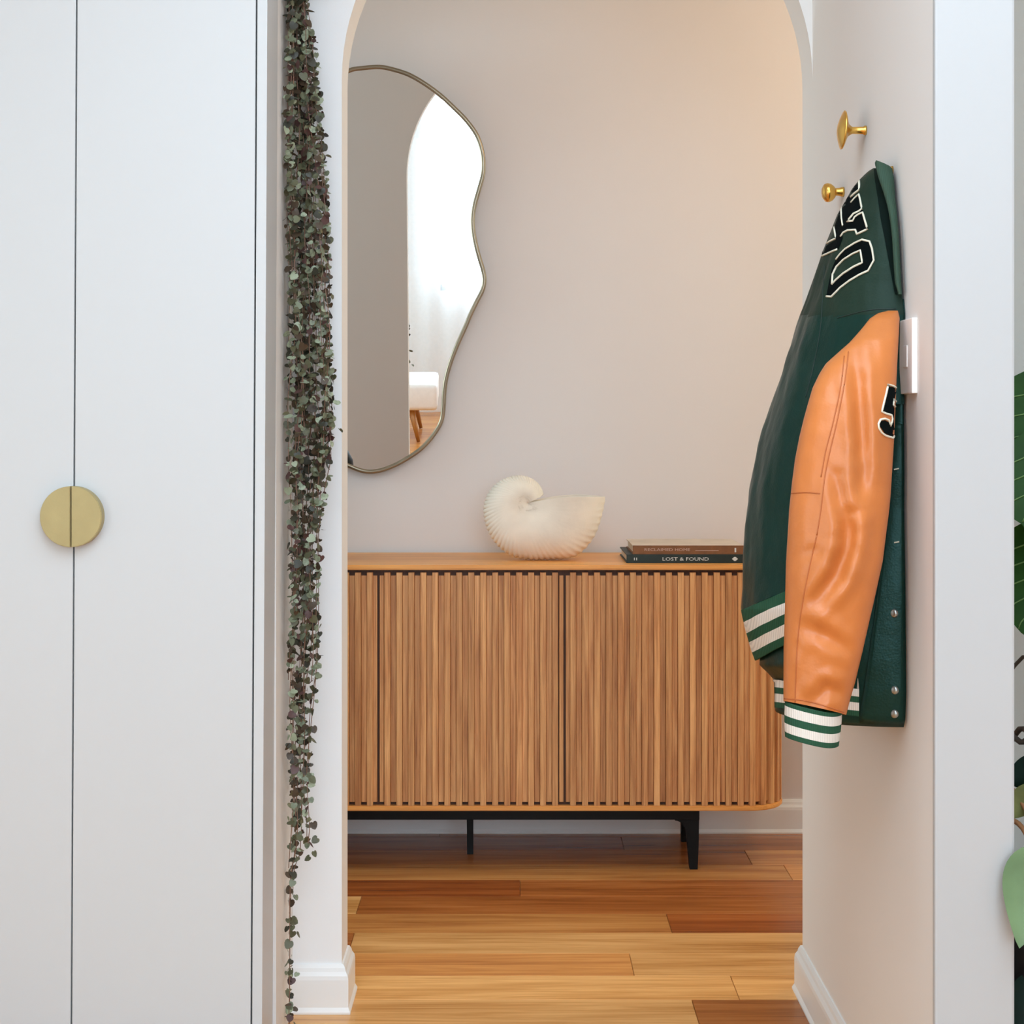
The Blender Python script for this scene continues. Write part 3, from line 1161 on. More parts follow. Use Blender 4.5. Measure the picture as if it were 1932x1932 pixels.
# front panel: hangs lower, behind the sleeve, with placket and snaps
def hemB(ph):
    return 1338 + 34 * math.cos(min(ph, math.pi / 2)) ** 0.8


def fnB(u, v):
    ph = 2.2 * v
    return body_pt(565 + (hemB(ph) - 565) * u, ph, tab_bL, grow=-0.004, wr=0.8)


mbB = MB().grid(fnB, 120, 60)
jB = mbB.build('front_panel', [M_green], jk, True)
md = jB.modifiers.new('thickness', 'SOLIDIFY')
md.thickness = 0.003
md.offset = -1
bvhB = BVHTree.FromPolygons([tuple(q) for q in mbB.v], mbB.f)


def on(bvh, px, py, off=0.0015):
    d = (P(px, py, 1.0) - Vector((0, 0, CH))).normalized()
    hit = bvh.ray_cast(Vector((0, 0, CH)), d)
    if hit[0] is None:
        return None
    nn = hit[1]
    if nn.dot(d) > 0:
        nn = -nn
    return hit[0] + (nn * 0.4 - d * 0.6) * off


def patch_on(bvh, fn, nu, nv, off, name, mats, mfn=None, smooth=True):
    """a thin piece that follows the cloth below it; fn(u, v) gives where it lies"""
    last = [None]

    def g_(u, v):
        q = on(bvh, *fn(u, v), off)
        if q is None:
            q = last[0] if last[0] is not None else Vector((0.5, 2.4, 1))
        last[0] = q
        return q
    return MB().grid(g_, nu, nv, mfn=mfn).build(name, mats, jk, smooth)


stB = [(0.27, 1), (0.50, 0), (0.79, 1), (1.01, 0)]


def fnBb(u, v):
    x = 1457 + (1621 - 1457) * v
    top = 1281 + (1300 - 1281) * v
    bot = 1334 + (1351 - 1334) * v
    return x, top + (bot - top) * u


o = patch_on(bvhB, fnBb, 40, 60, 0.003, 'waistband', [M_kg, M_kw], stripe(stB))
o['label'] = 'green and cream striped rib hem of the front'


def fnPl(u, v):
    y = 800 + (1362 + 6 * v - 800) * u
    x1 = lerp_table(tab_xR, y) - 4.0
    x0 = x1 - (26 + 56 * min(1, max(0, (y - 960) / 380)))
    return x0 + (x1 - x0) * v, y


o = patch_on(bvhB, fnPl, 60, 8, 0.002, 'placket', [M_green])
md = o.modifiers.new('thickness', 'SOLIDIFY')
md.thickness = 0.002
for (x, y) in ((1686, 1157), (1687, 1302), (1686.5, 1346)):
    q = on(bvhB, x, y, 0.004)
    if q:
        MB().lathe([(0.0, 0.003), (0.003, 0.003), (0.0055, 0.002), (0.0065, 0.0), (0.0065, -0.002)], q, Vector((-.75, -.66, 0)), 20).build('snap', M_snap, jk, True)
for (x, y) in ((1692, 885), (1692, 1023)):
    a_, b_ = on(bvhB, x - 5, y + 1, 0.0045), on(bvhB, x + 4, y - 1, 0.0045)
    if a_ and b_:
        MB().tube([a_, b_], 0.0010, 6).build('buttonhole_stitch', M_piping, jk)

# sleeve
sl_L = [(586, 1676), (591, 1656), (601, 1641), (620, 1626), (645, 1604), (668, 1578), (686, 1558), (705, 1546), (732, 1533), (759, 1525), (788, 1517), (825, 1508), (866, 1500), (912, 1494), (960, 1489), (1059, 1483), (1159, 1480.5), (1233, 1478.5), (1340, 1478)]
sl_R = [(586, 1694), (600, 1697.5), (640, 1695.5), (684, 1693), (717, 1691.5), (829, 1687), (933, 1680.5), (960, 1678), (1059, 1665.5), (1139, 1648), (1221, 1628), (1278, 1613.5), (1308, 1604), (1342, 1595)]
folds = [  # (polyline in the picture, depth, width)
    ([(1610, 668), (1618, 720), (1624, 800), (1628, 880), (1620, 960)], 0.010, 13),
    ([(1606, 975), (1598, 1030), (1578, 1085), (1545, 1132)], 0.014, 15),
    ([(1580, 900), (1590, 960), (1596, 1010)], 0.008, 14),
    ([(1640, 900), (1655, 980), (1650, 1060)], 0.004, 16),
    ([(1520, 1185), (1560, 1200), (1600, 1225)], 0.005, 13),
    ([(1530, 1330), (1560, 1300), (1590, 1310)], 0.006, 14),
    ([(1500, 1060), (1530, 1040), (1560, 1050)], 0.002, 12),
]


def seg_dist(p, a, b):
    ax, ay = a
    bx, by = b
    t = max(0, min(1, ((p[0] - ax) * (bx - ax) + (p[1] - ay) * (by - ay)) / ((bx - ax) ** 2 + (by - ay) ** 2)))
    return math.hypot(p[0] - ax - t * (bx - ax), p[1] - ay - t * (by - ay)), t


def fold_at(px, py):
    s = 0.0
    for pl, dep, wdt in folds:
        n_ = len(pl) - 1
        best = (1e9, 0)
        for i in range(n_):
            d, t = seg_dist((px, py), pl[i], pl[i + 1])
            if d < best[0]:
                best = (d, (i + t) / n_)
        taper = math.sin(math.pi * (0.12 + 0.76 * best[1]))
        s += dep * taper * math.exp(-(best[0] / wdt) ** 2)
        s -= dep * 0.45 * taper * math.exp(-((best[0] - wdt * 1.9) / wdt) ** 2)
    return s


def sleeve_c(y):
    """depth of the middle of the sleeve"""
    return lerp_table([(586, 2.335), (640, 2.300), (760, 2.275), (1000, 2.255), (1340, 2.245), (1420, 2.245)], y)


def sleeve_pt(u, v):
    y = 586 + (1336 - 586) * (u ** 1.15)
    t = 2 * math.pi * v
    l, r = lerp_table(sl_L, y), lerp_table(sl_R, y)
    mid, half = (l + r) / 2, (r - l) / 2
    px = mid + half * math.cos(t)
    slope = 13 * min(1, max(0, (y - 1150) / 180))
    py = y + slope * math.cos(t) - 2 * math.sin(t) * (u > .9)
    dc = sleeve_c(y)
    dh = min(0.052, half * dc / F * 0.78)
    s = math.sin(t)
    d = dc - dh * (abs(s) ** 0.9) * (1 if s > 0 else -1)
    if s > 0:
        d += fold_at(px, py) * s ** 0.6 + 0.004 * nz(px * .012, py * .008, 3) * s + 0.0016 * nz(px * .05, py * .03, 9) * s
    return P(px, py, d)


mbS = MB().grid(lambda u, v: sleeve_pt(u, v), 170, 96, closed=True)
jS = mbS.build('sleeve', M_orange, jk, True)
jS['label'] = 'tan orange leather sleeve'
bvhS = BVHTree.FromPolygons([tuple(q) for q in mbS.v], mbS.f)


def cuff_pt(u, v):
    t = 2 * math.pi * v
    l0, r0, l1, r1 = 1481, 1589, 1481, 1582.5
    l, r = l0 + (l1 - l0) * u, r0 + (r1 - r0) * u
    mid, half = (l + r) / 2, (r - l) / 2 + 1.2 * math.sin(math.pi * u)
    px = mid + half * math.cos(t)
    curve = 5.5 * max(0, math.sin(t))
    py = 1334 + 67 * u + 12 * math.cos(t) + curve - 6 * max(0, math.cos(t)) ** 4
    s = math.sin(t)
    d = 2.245 - 0.036 * s
    return P(px, py, d)


st_c = [(0.11, 0), (0.37, 1), (0.60, 0), (0.84, 1), (1.01, 0)]
cf = MB().grid(cuff_pt, 60, 80, closed=True, mfn=stripe(st_c)).build('cuff', [M_kg, M_kw], jk, True)
cf['label'] = 'green and cream striped rib cuff'
md = cf.modifiers.new('thickness', 'SOLIDIFY')
md.thickness = 0.004
md.offset = -1


def line_on(bvh, pts, r, name, m, off=0.0006, seg=5, sub=5):
    pl = catmull(pts, sub, False) if len(pts) > 2 and sub > 1 else [Vector(p) for p in pts]
    out = []
    dense = []
    for a, b_ in zip(pl, pl[1:]):
        k = max(1, int((b_ - a).length / 4))
        dense += [a + (b_ - a) * i / k for i in range(k)]
    dense.append(pl[-1])
    for p in dense:
        q = on(bvh, p.x, p.y, off)
        if q is not None:
            out.append(q)
    if len(out) > 1:
        return MB().tube(out, r, seg).build(name, m, jk, True)


for pts in ([(1601, 664), (1592, 730), (1578, 800), (1566, 850), (1556, 900), (1549, 960), (1541, 1010)],
            [(1593, 672), (1586, 730), (1571, 800), (1558, 850), (1549, 900)],
            [(1493, 931), (1520, 929), (1547, 931)], [(1541, 1010), (1525, 1080), (1512, 1150), (1504, 1220), (1500, 1325)],
            [(1480, 1318), (1520, 1322), (1560, 1333), (1592, 1344)]):
    line_on(bvhS, pts, 0.0009, 'seam', M_seam, 0.0003)

# number on the sleeve and letters on the back: felt with cream piping


def z1(x, y):
    return (1560 + x / 12.075, 290 + y / 12.075)


def z8(x, y):
    return (1540 + x / 8.783, 380 + y / 8.783)


def z4(x, y):
    return (1640 + x / 14.867, 710 + y / 14.867)


def felt_on(bvh, poly, hole=None, off=0.0012, name='letter'):
    """fills a picture outline with small cells laid on the cloth"""
    xs = [p[0] for p in poly]
    ys = [p[1] for p in poly]

    def inside(x, y, pl):
        c = False
        for (xa_, ya_), (xb_, yb_) in zip(pl, pl[1:] + pl[:1]):
            if (ya_ > y) != (yb_ > y) and x < (xb_ - xa_) * (y - ya_) / (yb_ - ya_) + xa_:
                c = not c
        return c
    loops = [[Vector((p[0], p[1], 0)) for p in poly]] + ([[Vector((p[0], p[1], 0)) for p in reversed(hole)]] if hole else [])
    flat = [q for l in loops for q in l]
    tri_ = tessellate_polygon(loops)
    bm = bmesh.new()
    vs = [bm.verts.new(q) for q in flat]
    for t in tri_:
        try:
            bm.faces.new([vs[i] for i in t])
        except Exception:
            pass
    for _ in range(6):
        long = [e for e in bm.edges if e.calc_length() > 5.0]
        if not long:
            break
        bmesh.ops.subdivide_edges(bm, edges=long, cuts=1)
        bmesh.ops.triangulate(bm, faces=bm.faces[:])
    bad = []
    for q in bm.verts:
        h = on(bvh, q.co.x, q.co.y, off)
        if h is None:
            bad.append(q)
        else:
            q.co = h
    if bad:
        bmesh.ops.delete(bm, geom=bad, context='VERTS')
    me = bpy.data.meshes.new(name)
    bm.to_mesh(me)
    bm.free()
    me.materials.append(M_patch)
    return link(name, me, jk)


# letter D, lowest on the back
D_out = [z8(*p) for p in ((170, 1580), (215, 1330), (260, 1120), (330, 960), (480, 790), (640, 680), (760, 632), (880, 665), (925, 760), (955, 970), (930, 1060), (860, 1150), (720, 1215), (560, 1310), (400, 1430), (255, 1580))]
D_in = [z8(*p) for p in ((265, 1375), (275, 1210), (340, 1080), (460, 960), (600, 870), (735, 812), (765, 1015), (620, 1085), (450, 1195))]
felt_on(bvhA, D_out, D_in)
RP = 0.0017
line_on(bvhA, [z8(*p) for p in ((330, 960), (400, 870), (480, 790), (640, 690), (760, 635), (885, 665), (925, 780), (955, 975), (860, 1150), (720, 1215), (560, 1310), (400, 1430), (255, 1580), (170, 1575))], RP, 'piping', M_piping, 0.0014, sub=1)
line_on(bvhA, [z8(*p) for p in ((265, 1375), (275, 1210), (340, 1080), (460, 960), (600, 870), (735, 812), (765, 1015), (620, 1085), (450, 1195), (320, 1310), (265, 1375))], RP, 'piping', M_piping, 0.0014, sub=1)
# the middle letter, an E turned on its side with serifs
E_out = [z1(*p) for p in ((545, 1000), (730, 930), (800, 1260), (830, 1340), (930, 1720), (690, 1830), (640, 1730), (470, 1740), (330, 1880), (180, 1960), (185, 1640), (330, 1200), (480, 940))]
felt_on(bvhA, E_out)
line_on(bvhA, [z1(*p) for p in ((555, 1110), (640, 1010), (735, 925), (765, 1060), (800, 1260), (740, 1310), (610, 1370), (470, 1545), (600, 1530), (640, 1440), (720, 1385), (820, 1340), (930, 1720), (690, 1835), (655, 1735), (480, 1745), (380, 1800), (320, 1890))], RP, 'piping', M_piping, 0.0014, sub=1)
line_on(bvhA, [z1(*p) for p in ((355, 1180), (335, 1300), (345, 1480), (370, 1640))], RP, 'piping', M_piping, 0.0014, sub=1)
# the letter at the left silhouette, an L shape
L_out = [z8(*p) for p in ((100, 850), (130, 760), (330, 640), (300, 430), (420, 300), (440, 600), (370, 790), (105, 900))]
felt_on(bvhA, L_out)
line_on(bvhA, [z8(*p) for p in ((150, 715), (240, 655), (330, 615), (300, 430))], RP, 'piping', M_piping, 0.0014, sub=1)
line_on(bvhA, [z8(*p) for p in ((100, 905), (210, 855), (350, 795))], RP, 'piping', M_piping, 0.0014, sub=1)
# uppermost letter, only its foot shows
felt_on(bvhA, [z1(*p) for p in ((565, 890), (560, 790), (640, 690), (700, 690), (720, 820))])
line_on(bvhA, [z1(*p) for p in ((740, 620), (745, 720), (735, 830), (640, 900), (550, 990))], RP, 'piping', M_piping, 0.0014, sub=1)
# 5 on the sleeve
five = [z4(*p) for p in ((520, 280), (640, 300), (770, 350), (700, 640), (655, 800), (700, 900), (690, 1400), (720, 1590), (640, 1700), (430, 1600), (290, 1400), (300, 1260), (430, 1230), (540, 1290), (590, 1400), (640, 1330), (640, 1090), (380, 1010))]
felt_on(bvhS, five)
line_on(bvhS, [z4(*p) for p in ((745, 320), (640, 260), (520, 235), (470, 480), (400, 760), (345, 990), (470, 1050), (620, 1090), (640, 1190), (625, 1290), (590, 1390), (540, 1230), (440, 1190), (310, 1210), (250, 1330), (260, 1450), (340, 1580), (460, 1670), (660, 1730), (720, 1620))], 0.0016, 'piping', M_piping, 0.0014, sub=1)
line_on(bvhS, [z4(*p) for p in ((740, 710), (680, 650), (660, 790), (715, 850))], 0.0016, 'piping', M_piping, 0.0016, sub=1)

# raglan and yoke seams on the green leather
for pts in ([(1556, 500), (1552, 560), (1548, 620), (1535, 690), (1520, 750)], [(1580, 600), (1640, 585), (1690, 583)]):
    line_on(bvhA, pts, 0.0008, 'seam', M_gseam, 0.0003)

# collar: a folded rib band along the top
col_L = [(305, 1653), (311, 1650), (325, 1654), (348, 1661.5), (364, 1667), (385, 1673), (398, 1676), (422, 1680), (450, 1683), (532, 1688), (560, 1696)]
col_R = [(305, 1668), (312, 1682), (336, 1686), (373, 1688.5), (406, 1692.5), (450, 1696), (532, 1700), (560, 1702)]


def collar_pt(u, v):
    y = 305 + 250 * u
    t = 2 * math.pi * v
    l, r = lerp_table(col_L, y), lerp_table(col_R, y) + 0.5
    px = (l + r) / 2 + (r - l) / 2 * math.cos(t)
    d0 = section(max(y, 318), tab_xL)[0]
    return P(px, y + 3 * math.cos(t) * (u < .1), d0 - 0.012 - 0.010 * math.sin(t) - 0.004 * math.sin(u * 3))


M_colshade = pbr('painted_collar_shade', (9, 22, 18), 0.85, spec=0.1)  # dark strip painted as the shadow between yoke and collar
cs_l = [(316, 1648.5), (340, 1651), (372, 1656), (410, 1661), (450, 1669), (500, 1678), (560, 1689)]
cs_r = [(316, 1654), (340, 1660), (372, 1671), (410, 1679), (450, 1684), (500, 1688), (560, 1692)]
patch_on(bvhA, lambda u, v: (lerp_table(cs_l, 319 + 236 * u) + (lerp_table(cs_r, 319 + 236 * u) - lerp_table(cs_l, 319 + 236 * u)) * v, 319 + 236 * u), 40, 6, 0.002, 'collar_shade', [M_colshade])
M_collar = knit('green_collar_rib', (60, 82, 68))
mbC = MB().grid(collar_pt, 50, 24, closed=True)
mbC.add([mbC.v[j].copy() for j in range(24)], [tuple(range(24))])
cl = mbC.build('collar', M_collar, jk, True)
line_on(BVHTree.FromPolygons([tuple(q) for q in mbC.v], mbC.f), [(1672, 395), (1677, 425), (1682, 465)], 0.0012, 'neck_tape', M_piping, 0.002)
h3 = thing('wall_hook', 'brass coat hook hidden behind the collar that holds the jacket', 'hook', (XWL, 2.452, P(1684, 318, 2.452).z), 'brass coat hooks on the right wall')
zh3 = P(1684, 326, 2.452).z
MB().lathe([(0.0, 0), (0.0075, 0), (0.006, 0.005), (0.006, 0.016), (0.0, 0.018)], (XWL, 2.432, zh3), (-1, 0, 0), 20).build('stem', M_gold, h3, True)

# ------------------------------------------------------------------ trailing plant
tp = thing('trailing_plant', 'string of hearts plant trailing in long strands beside the white wardrobe', 'plant', (-0.37, 2.98, 2.36))
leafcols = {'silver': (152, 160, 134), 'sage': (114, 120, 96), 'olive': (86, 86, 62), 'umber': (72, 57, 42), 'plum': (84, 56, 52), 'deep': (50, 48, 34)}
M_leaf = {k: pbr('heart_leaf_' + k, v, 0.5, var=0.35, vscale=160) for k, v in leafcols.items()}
M_vine = pbr('pinkish_vine', (128, 96, 78), 0.7)


def heart(mats):
    # heart outline with a raised middle, 1 unit wide, hanging from its stalk at the origin
    half = [(0.0, -0.12), (0.16, 0.0), (0.36, -0.02), (0.50, -0.22), (0.46, -0.52), (0.26, -0.82), (0.0, -1.0)]
    vs = [Vector((0, 0.05, -0.45))]
    ol = half + [(-x, z) for x, z in reversed(half[1:-1])]
    for x, z in ol:
        vs.append(Vector((x, 0.10 * abs(x) * 2 - 0.02, z)))
    n_ = len(ol)
    return vs, [(0, 1 + (i + 1) % n_, 1 + i) for i in range(n_)]


hv, hf = heart(None)
leaf_me = {k: new_mesh('leaf', hv, hf, mm, None, True) for k, mm in M_leaf.items()}
edgeL = [(0, 540), (300, 536), (880, 536), (940, 543), (1150, 549), (1250, 540), (1330, 538), (1560, 540), (1932, 540)]
edgeR = [(-60, 578), (0, 584), (90, 595), (200, 606), (320, 616), (420, 622), (560, 628), (700, 634), (800, 638), (860, 632), (920, 618), (1000, 606), (1150, 606), (1250, 604), (1330, 598), (1450, 594), (1560, 600), (1610, 592), (1640, 566), (1700, 560), (1800, 561), (1932, 556)]
strands = []
for i in range(22):
    f = (i + 0.5) / 22
    end = [1932, 1640, 1300, 900, 1560, 1500, 860, 1620, 1240, 1420, 940, 1540, 1130, 840, 1600, 1380, 880, 1290, 1600, 820, 1480, 990][i]
    strands.append((f if end < 1900 else 0.2, end, 2.93 + 0.13 * rnd.random()))
strands += [(0.35, 1980, 2.99), (0.55, 1700, 3.0)]
leaves = []
for si, (f, end, d) in enumerate(strands):
    pts = []
    y = -75.0
    phs = rnd.uniform(0, 6)
    while y < end:
        l, r = lerp_table(edgeL, y), lerp_table(edgeR, y)
        ff = min(0.98, max(0.02, f + 0.10 * math.sin(y / 140 + phs) + 0.05 * math.sin(y / 47 + phs * 2)))
        px = l + 4 + (r - l - 8) * ff
        pts.append(P(px, y, d))
        taper = 0.75 if y < end - 160 else 0.75 - 0.3 * (y - end + 160) / 160
        if rnd.random() < (0.93 if y < 900 else 0.80):
            for sd in (-1, 1):
                if rnd.random() < 0.10:
                    continue
                sz = rnd.uniform(7.5, 16.5) * (0.85 + taper * .3) * d / F
                off = rnd.uniform(1.5, 6.5) * sd
                lx = min(max(px + off, l - 1), r + 4)
                leaves.append((P(lx, y + rnd.uniform(-3, 3), d - rnd.uniform(-0.012, 0.022)), sz, sd, y))
        y += rnd.uniform(13, 21) if y < 1200 else rnd.uniform(15, 27)
    MB().tube(pts, 0.0008, 4).build('stem', M_vine, tp)
# loose single leaves at the edge
for (x, y) in ((636, 760), (640, 813), (623, 818), (613, 842), (624, 865), (608, 690), (632, 700), (600, 1585), (590, 1555), (592, 1610), (585, 1620), (562, 1839), (562, 1762), (600, 1165), (604, 1275), (603, 1240), (531, 1545), (531, 905)):
    leaves.append((P(x, y - 5, 2.97), rnd.uniform(11, 16) * 2.97 / F, 1, y))
keys = ['silver', 'sage', 'olive', 'umber', 'plum', 'deep']


def leaf_xf(p, sz, sd):
    yaw = rnd.gauss(0, 0.75) + 0.35 * sd
    pitch = rnd.gauss(-0.25, 0.55)
    roll = rnd.gauss(0.5 * sd, 0.45)
    return Matrix.Translation(p) @ Matrix.Rotation(yaw, 4, 'Z') @ Matrix.Rotation(pitch, 4, 'X') @ Matrix.Rotation(roll, 4, 'Y') @ Matrix.Diagonal((sz, sz, sz, 1))


vis = [q for q in leaves if q[3] > -12]
order = sorted(range(len(leaves)), key=lambda i: -(leaves[i][1] * (1.4 - 8 * (leaves[i][0].y - 2.9)) if leaves[i][3] > 0 else -1))
big = set(order[:298])
rest = MB()
for i, (p, sz, sd, y) in enumerate(leaves):
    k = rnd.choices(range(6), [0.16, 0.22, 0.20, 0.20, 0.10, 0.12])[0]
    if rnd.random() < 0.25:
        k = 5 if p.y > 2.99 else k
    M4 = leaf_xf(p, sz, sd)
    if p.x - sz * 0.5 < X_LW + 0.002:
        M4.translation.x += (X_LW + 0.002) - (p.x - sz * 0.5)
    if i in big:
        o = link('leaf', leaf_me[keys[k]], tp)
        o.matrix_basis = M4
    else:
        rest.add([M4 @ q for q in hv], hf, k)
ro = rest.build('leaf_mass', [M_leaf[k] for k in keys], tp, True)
ro['kind'] = 'stuff'
# hanging pot above the picture
M_pot = pbr('white_glazed_pot', (226, 224, 220), 0.35)
zp = P(560, -70, 2.99).z
xp = P(568, 0, 2.99).x + 0.035
MB().lathe([(0.0, 0.0), (0.035, 0.0), (0.05, 0.03), (0.055, 0.09), (0.051, 0.09), (0.047, 0.075), (0.0, 0.075)], (xp, 3.0, zp), (0, 0, 1), 32).build('pot', M_pot, tp, True)
mb = MB()
for a_ in range(3):
    t = a_ * 2.094
    mb.tube([(xp + .055 * math.cos(t), 3.0 + .055 * math.sin(t), zp + .085), (xp, 3.0, ZC)], 0.0012, 5)
mb.build('hanger', M_vine, tp)

# ------------------------------------------------------------------ plants in the room to the right
M_gl = pbr('glossy_green_leaf', (32, 66, 20), 0.4, spec=0.12, var=0.22, vscale=14)
M_gl2 = pbr('pale_green_leaf', (98, 122, 82), 0.4, spec=0.3, var=0.25, vscale=12)
M_gl3 = pbr('dark_green_leaf', (12, 32, 24), 0.4, spec=0.12, var=0.25, vscale=14)
M_glv = pbr('yellow_green_leaf', (128, 136, 84), 0.45, var=0.3, vscale=18)
M_vein = pbr('leaf_vein', (88, 124, 62), 0.5)
M_stem = pbr('brown_stem', (44, 34, 24), 0.7, var=0.2)
M_twig = pbr('tan_twig', (150, 104, 66), 0.7, var=0.2)
M_soil = pbr('potting_soil', (30, 24, 20), 0.95, var=0.4, vscale=90, bump=0.6, bscale=120)
M_bpot = pbr('black_pot', (17, 19, 22), 0.45)


def leaf_blade(frame, outline_fn, m, name, parent, cup=0.06, nu=18, nv=10, hole=None, veins=True):
    """frame: 4x4 with x across, y the facing normal, z towards the tip (unit length)"""
    def pt(u, v):
        s = v * 2 - 1
        wv_ = outline_fn(u)
        return (s * wv_, cup * (s * s) * wv_ - 0.10 * u * u, u)
    mb = MB()
    cols = nv + 1
    for i in range(nu + 1):
        for j in range(cols):
            mb.v.append(frame @ Vector(pt(i / nu, j / nv)))
    for i in range(nu):
        for j in range(nv):
            if hole and hole(i / nu, j / nv):
                continue
            mb.f.append((i * cols + j, i * cols + j + 1, (i + 1) * cols + j + 1, (i + 1) * cols + j))
            mb.m.append(0)
    o = mb.build(name, m, parent, True)
    if veins:
        vb = MB()
        vb.tube([frame @ Vector((0, -0.006 - 0.10 * u * u, u)) for u in [k / 10 for k in range(11)]], 0.0022, 6)
        for k in range(1, 6):
            for sg in (-1, 1):
                u0 = k / 6.5
                pts = []
                for q in range(6):
                    s = q / 5 * 0.9
                    uu = min(1, u0 + 0.16 * s)
                    wv_ = outline_fn(uu)
                    pts.append(frame @ Vector((sg * s * wv_, cup * s * s * wv_ - 0.10 * uu * uu - 0.006, uu)))
                vb.tube(pts, 0.0013, 5)
        vb.build('veins', M_vein, o, True)
    return o


def frame_of(base, tip, facing, width=1.0):
    base, tip = Vector(base), Vector(tip)
    z = tip - base
    L_ = z.length
    zn = z.normalized()
    y = -(Vector(facing) - zn * Vector(facing).dot(zn)).normalized()
    x = y.cross(zn)
    return Matrix(((x.x * L_ * width, y.x * L_, zn.x * L_, base.x), (x.y * L_ * width, y.y * L_, zn.y * L_, base.y), (x.z * L_ * width, y.z * L_, zn.z * L_, base.z), (0, 0, 0, 1)))


def heart_w(u):
    return 0.50 * (math.sin(math.pi * min(1, u * 0.97 + 0.03)) ** 0.65) * (1.08 - 0.45 * u)


def oval_w(u):
    return 0.34 * math.sin(math.pi * min(1, max(0.004, u))) ** 0.8


def pot_plant(name, label, c, r, h, loc):
    t = thing(name, label, 'plant', loc)
    MB().lathe([(0.0, 0.0), (r * .78, 0.0), (r * .82, 0.01), (r, h), (r * 1.03, h + .004), (r * .93, h + .004), (r * .9, h - .03)], c, (0, 0, 1), 40).build('pot', M_bpot, t, True)
    MB().lathe([(r * .9, h - .035), (r * .5, h - .028), (0.0, h - .025)], c, (0, 0, 1), 24).build('soil', M_soil, t, True)
    return t


# tall monstera
cm = Vector((1.02, 2.72, 0.0))
mon = pot_plant('monstera_plant', 'large leaved green plant in a black pot standing behind the white column', cm, 0.17, 0.30, cm)
L1 = frame_of(P(1960, 812, 2.58), P(1990, 1040, 2.52), (-0.15, -1, 0.12), 0.95)
leaf_blade(L1, lambda u: heart_w(u) * (1 - 0.10 * math.sin(u * 22) ** 2), M_gl, 'leaf', mon, hole=lambda u, v: 0.28 < u < 0.36 and 0.05 < v < .16)
L2 = frame_of(P(2010, 690, 2.62), P(1980, 950, 2.60), (-0.2, -1, 0.2), 1.15)
leaf_blade(L2, heart_w, M_gl, 'leaf', mon)
L3 = frame_of(P(1955, 985, 2.70), P(1945, 1210, 2.66), (-0.3, -1, 0.1), 0.8)
leaf_blade(L3, heart_w, M_gl, 'leaf', mon)
L4 = frame_of(P(2060, 700, 2.8), P(2160, 900, 2.75), (0.1, -1, 0.2), 1.0)
leaf_blade(L4, heart_w, M_gl, 'leaf', mon)
top = cm + Vector((0, 0, 0.28))
for tip in (P(1960, 812, 2.58), P(2010, 690, 2.62), P(1955, 985, 2.70), P(2060, 700, 2.8)):
    mid_ = (top + tip) / 2 + Vector((0.06, 0.05, 0.05))
    MB().tube([top, (top * .6 + mid_ * .4), mid_, (mid_ * .45 + tip * .55) + Vector((0.02, 0.02, 0.03)), tip], [0.007, 0.006, 0.005, 0.0045, 0.004], 8).build('leaf_stalk', M_stem, mon, True)

# lower philodendron in front
cp_ = Vector((0.80, 2.30, 0.0))
phi = pot_plant('philodendron_plant', 'low plant with pale green drooping leaf in a black pot at the right edge', cp_, 0.11, 0.42, cp_)
Lp = frame_of(P(1958, 1596, 2.16), P(1922, 1786, 2.15), (-0.25, -1, 0.12), 0.78)
leaf_blade(Lp, lambda u: 0.36 * math.sin(math.pi * min(1, u ** .8 * 0.98 + .02)) ** 0.75 * (1.15 - .5 * u), M_gl2, 'leaf', phi, veins=False)
Lq = frame_of(P(1995, 1830, 2.22), P(1945, 2010, 2.20), (-0.3, -1, 0.3), 0.9)
leaf_blade(Lq, heart_w, M_gl3, 'leaf', phi, veins=False)
Lr = frame_of(P(1898, 1476, 2.42), P(2000, 1436, 2.4), (-0.1, -1, 0.2), 0.9)
leaf_blade(Lr, oval_w, M_gl3, 'leaf', phi, veins=False)
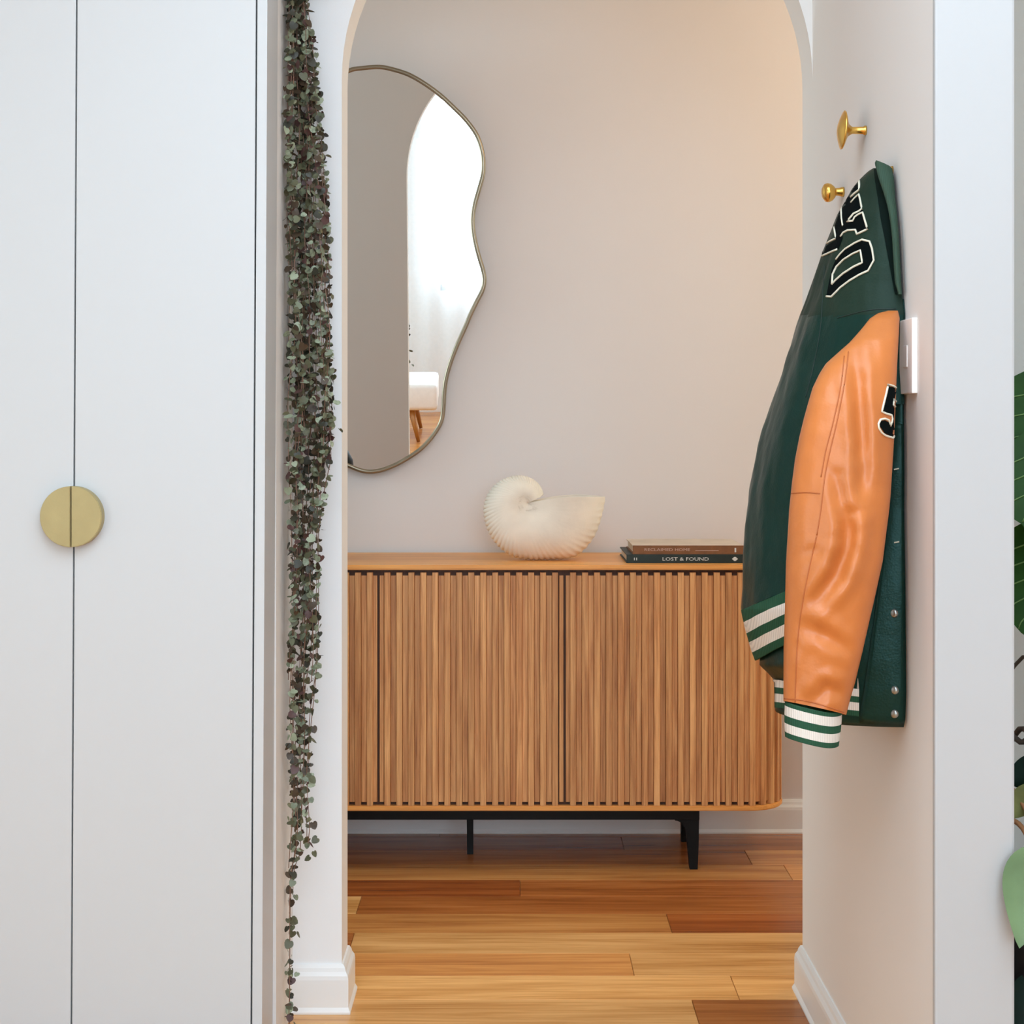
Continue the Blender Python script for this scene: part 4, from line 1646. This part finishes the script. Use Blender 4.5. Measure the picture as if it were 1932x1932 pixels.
Ls = frame_of(P(1905, 1545, 2.40), P(1965, 1470, 2.36), (-0.1, -1, 0.3), 0.7)
leaf_blade(Ls, oval_w, M_glv, 'leaf', phi, veins=False)
Lt = frame_of(P(1900, 1530, 2.44), P(1975, 1500, 2.42), (-0.1, -1, 0.3), 0.8)
leaf_blade(Lt, oval_w, M_gl, 'leaf', phi, veins=False)
tps = cp_ + Vector((0, 0, 0.40))
for pts, r_, mm in (([tps, P(1960, 1600, 2.3), P(1958, 1596, 2.16)], 0.003, M_stem), ([tps, P(1975, 1700, 2.25), P(1995, 1830, 2.22)], 0.003, M_stem),
                    ([tps, P(1950, 1560, 2.36), P(1898, 1470, 2.42)], 0.003, M_twig), ([tps, P(1940, 1580, 2.36), P(1905, 1545, 2.40)], 0.004, M_twig),
                    ([tps, P(1960, 1420, 2.4), P(1925, 1400, 2.42), P(1890, 1370, 2.45)], 0.0045, M_stem), ([tps, P(1945, 1395, 2.4), P(1900, 1410, 2.45)], 0.0045, M_stem),
                    ([tps, P(1960, 1265, 2.4), P(1890, 1287, 2.45)], 0.003, M_stem)):
    MB().tube(catmull([tuple(q) for q in pts], 5, False), r_, 12).build('stem', mm, phi, True)

# ------------------------------------------------------------------ armchair met in the mirror
ac = thing('ottoman', 'low white upholstered ottoman on wooden legs, seen at the foot of the mirror', 'ottoman', (-0.68, -2.2, 0))
M_cloth = pbr('white_upholstery', (230, 226, 220), 0.9, var=0.03, vscale=40, bump=0.2, bscale=300)
M_legw = wood('turned_leg_oak', [(130, 80, 34), (166, 110, 50), (186, 130, 66)], 'Z', rough=0.4, rand=False)
MB().box((-1.02, -2.55, 0.22), (-0.32, -1.86, 0.40), 0.03).build('seat', M_cloth, ac, True)
for x, y, dx in ((-0.50, -1.92, 0.05), (-0.92, -1.92, -0.05), (-0.50, -2.5, 0.05), (-0.92, -2.5, -0.05)):
    MB().tube([(x + dx, y, 0.0), (x, y, 0.225)], [0.012, 0.022], 16).build('leg', M_legw, ac, True)
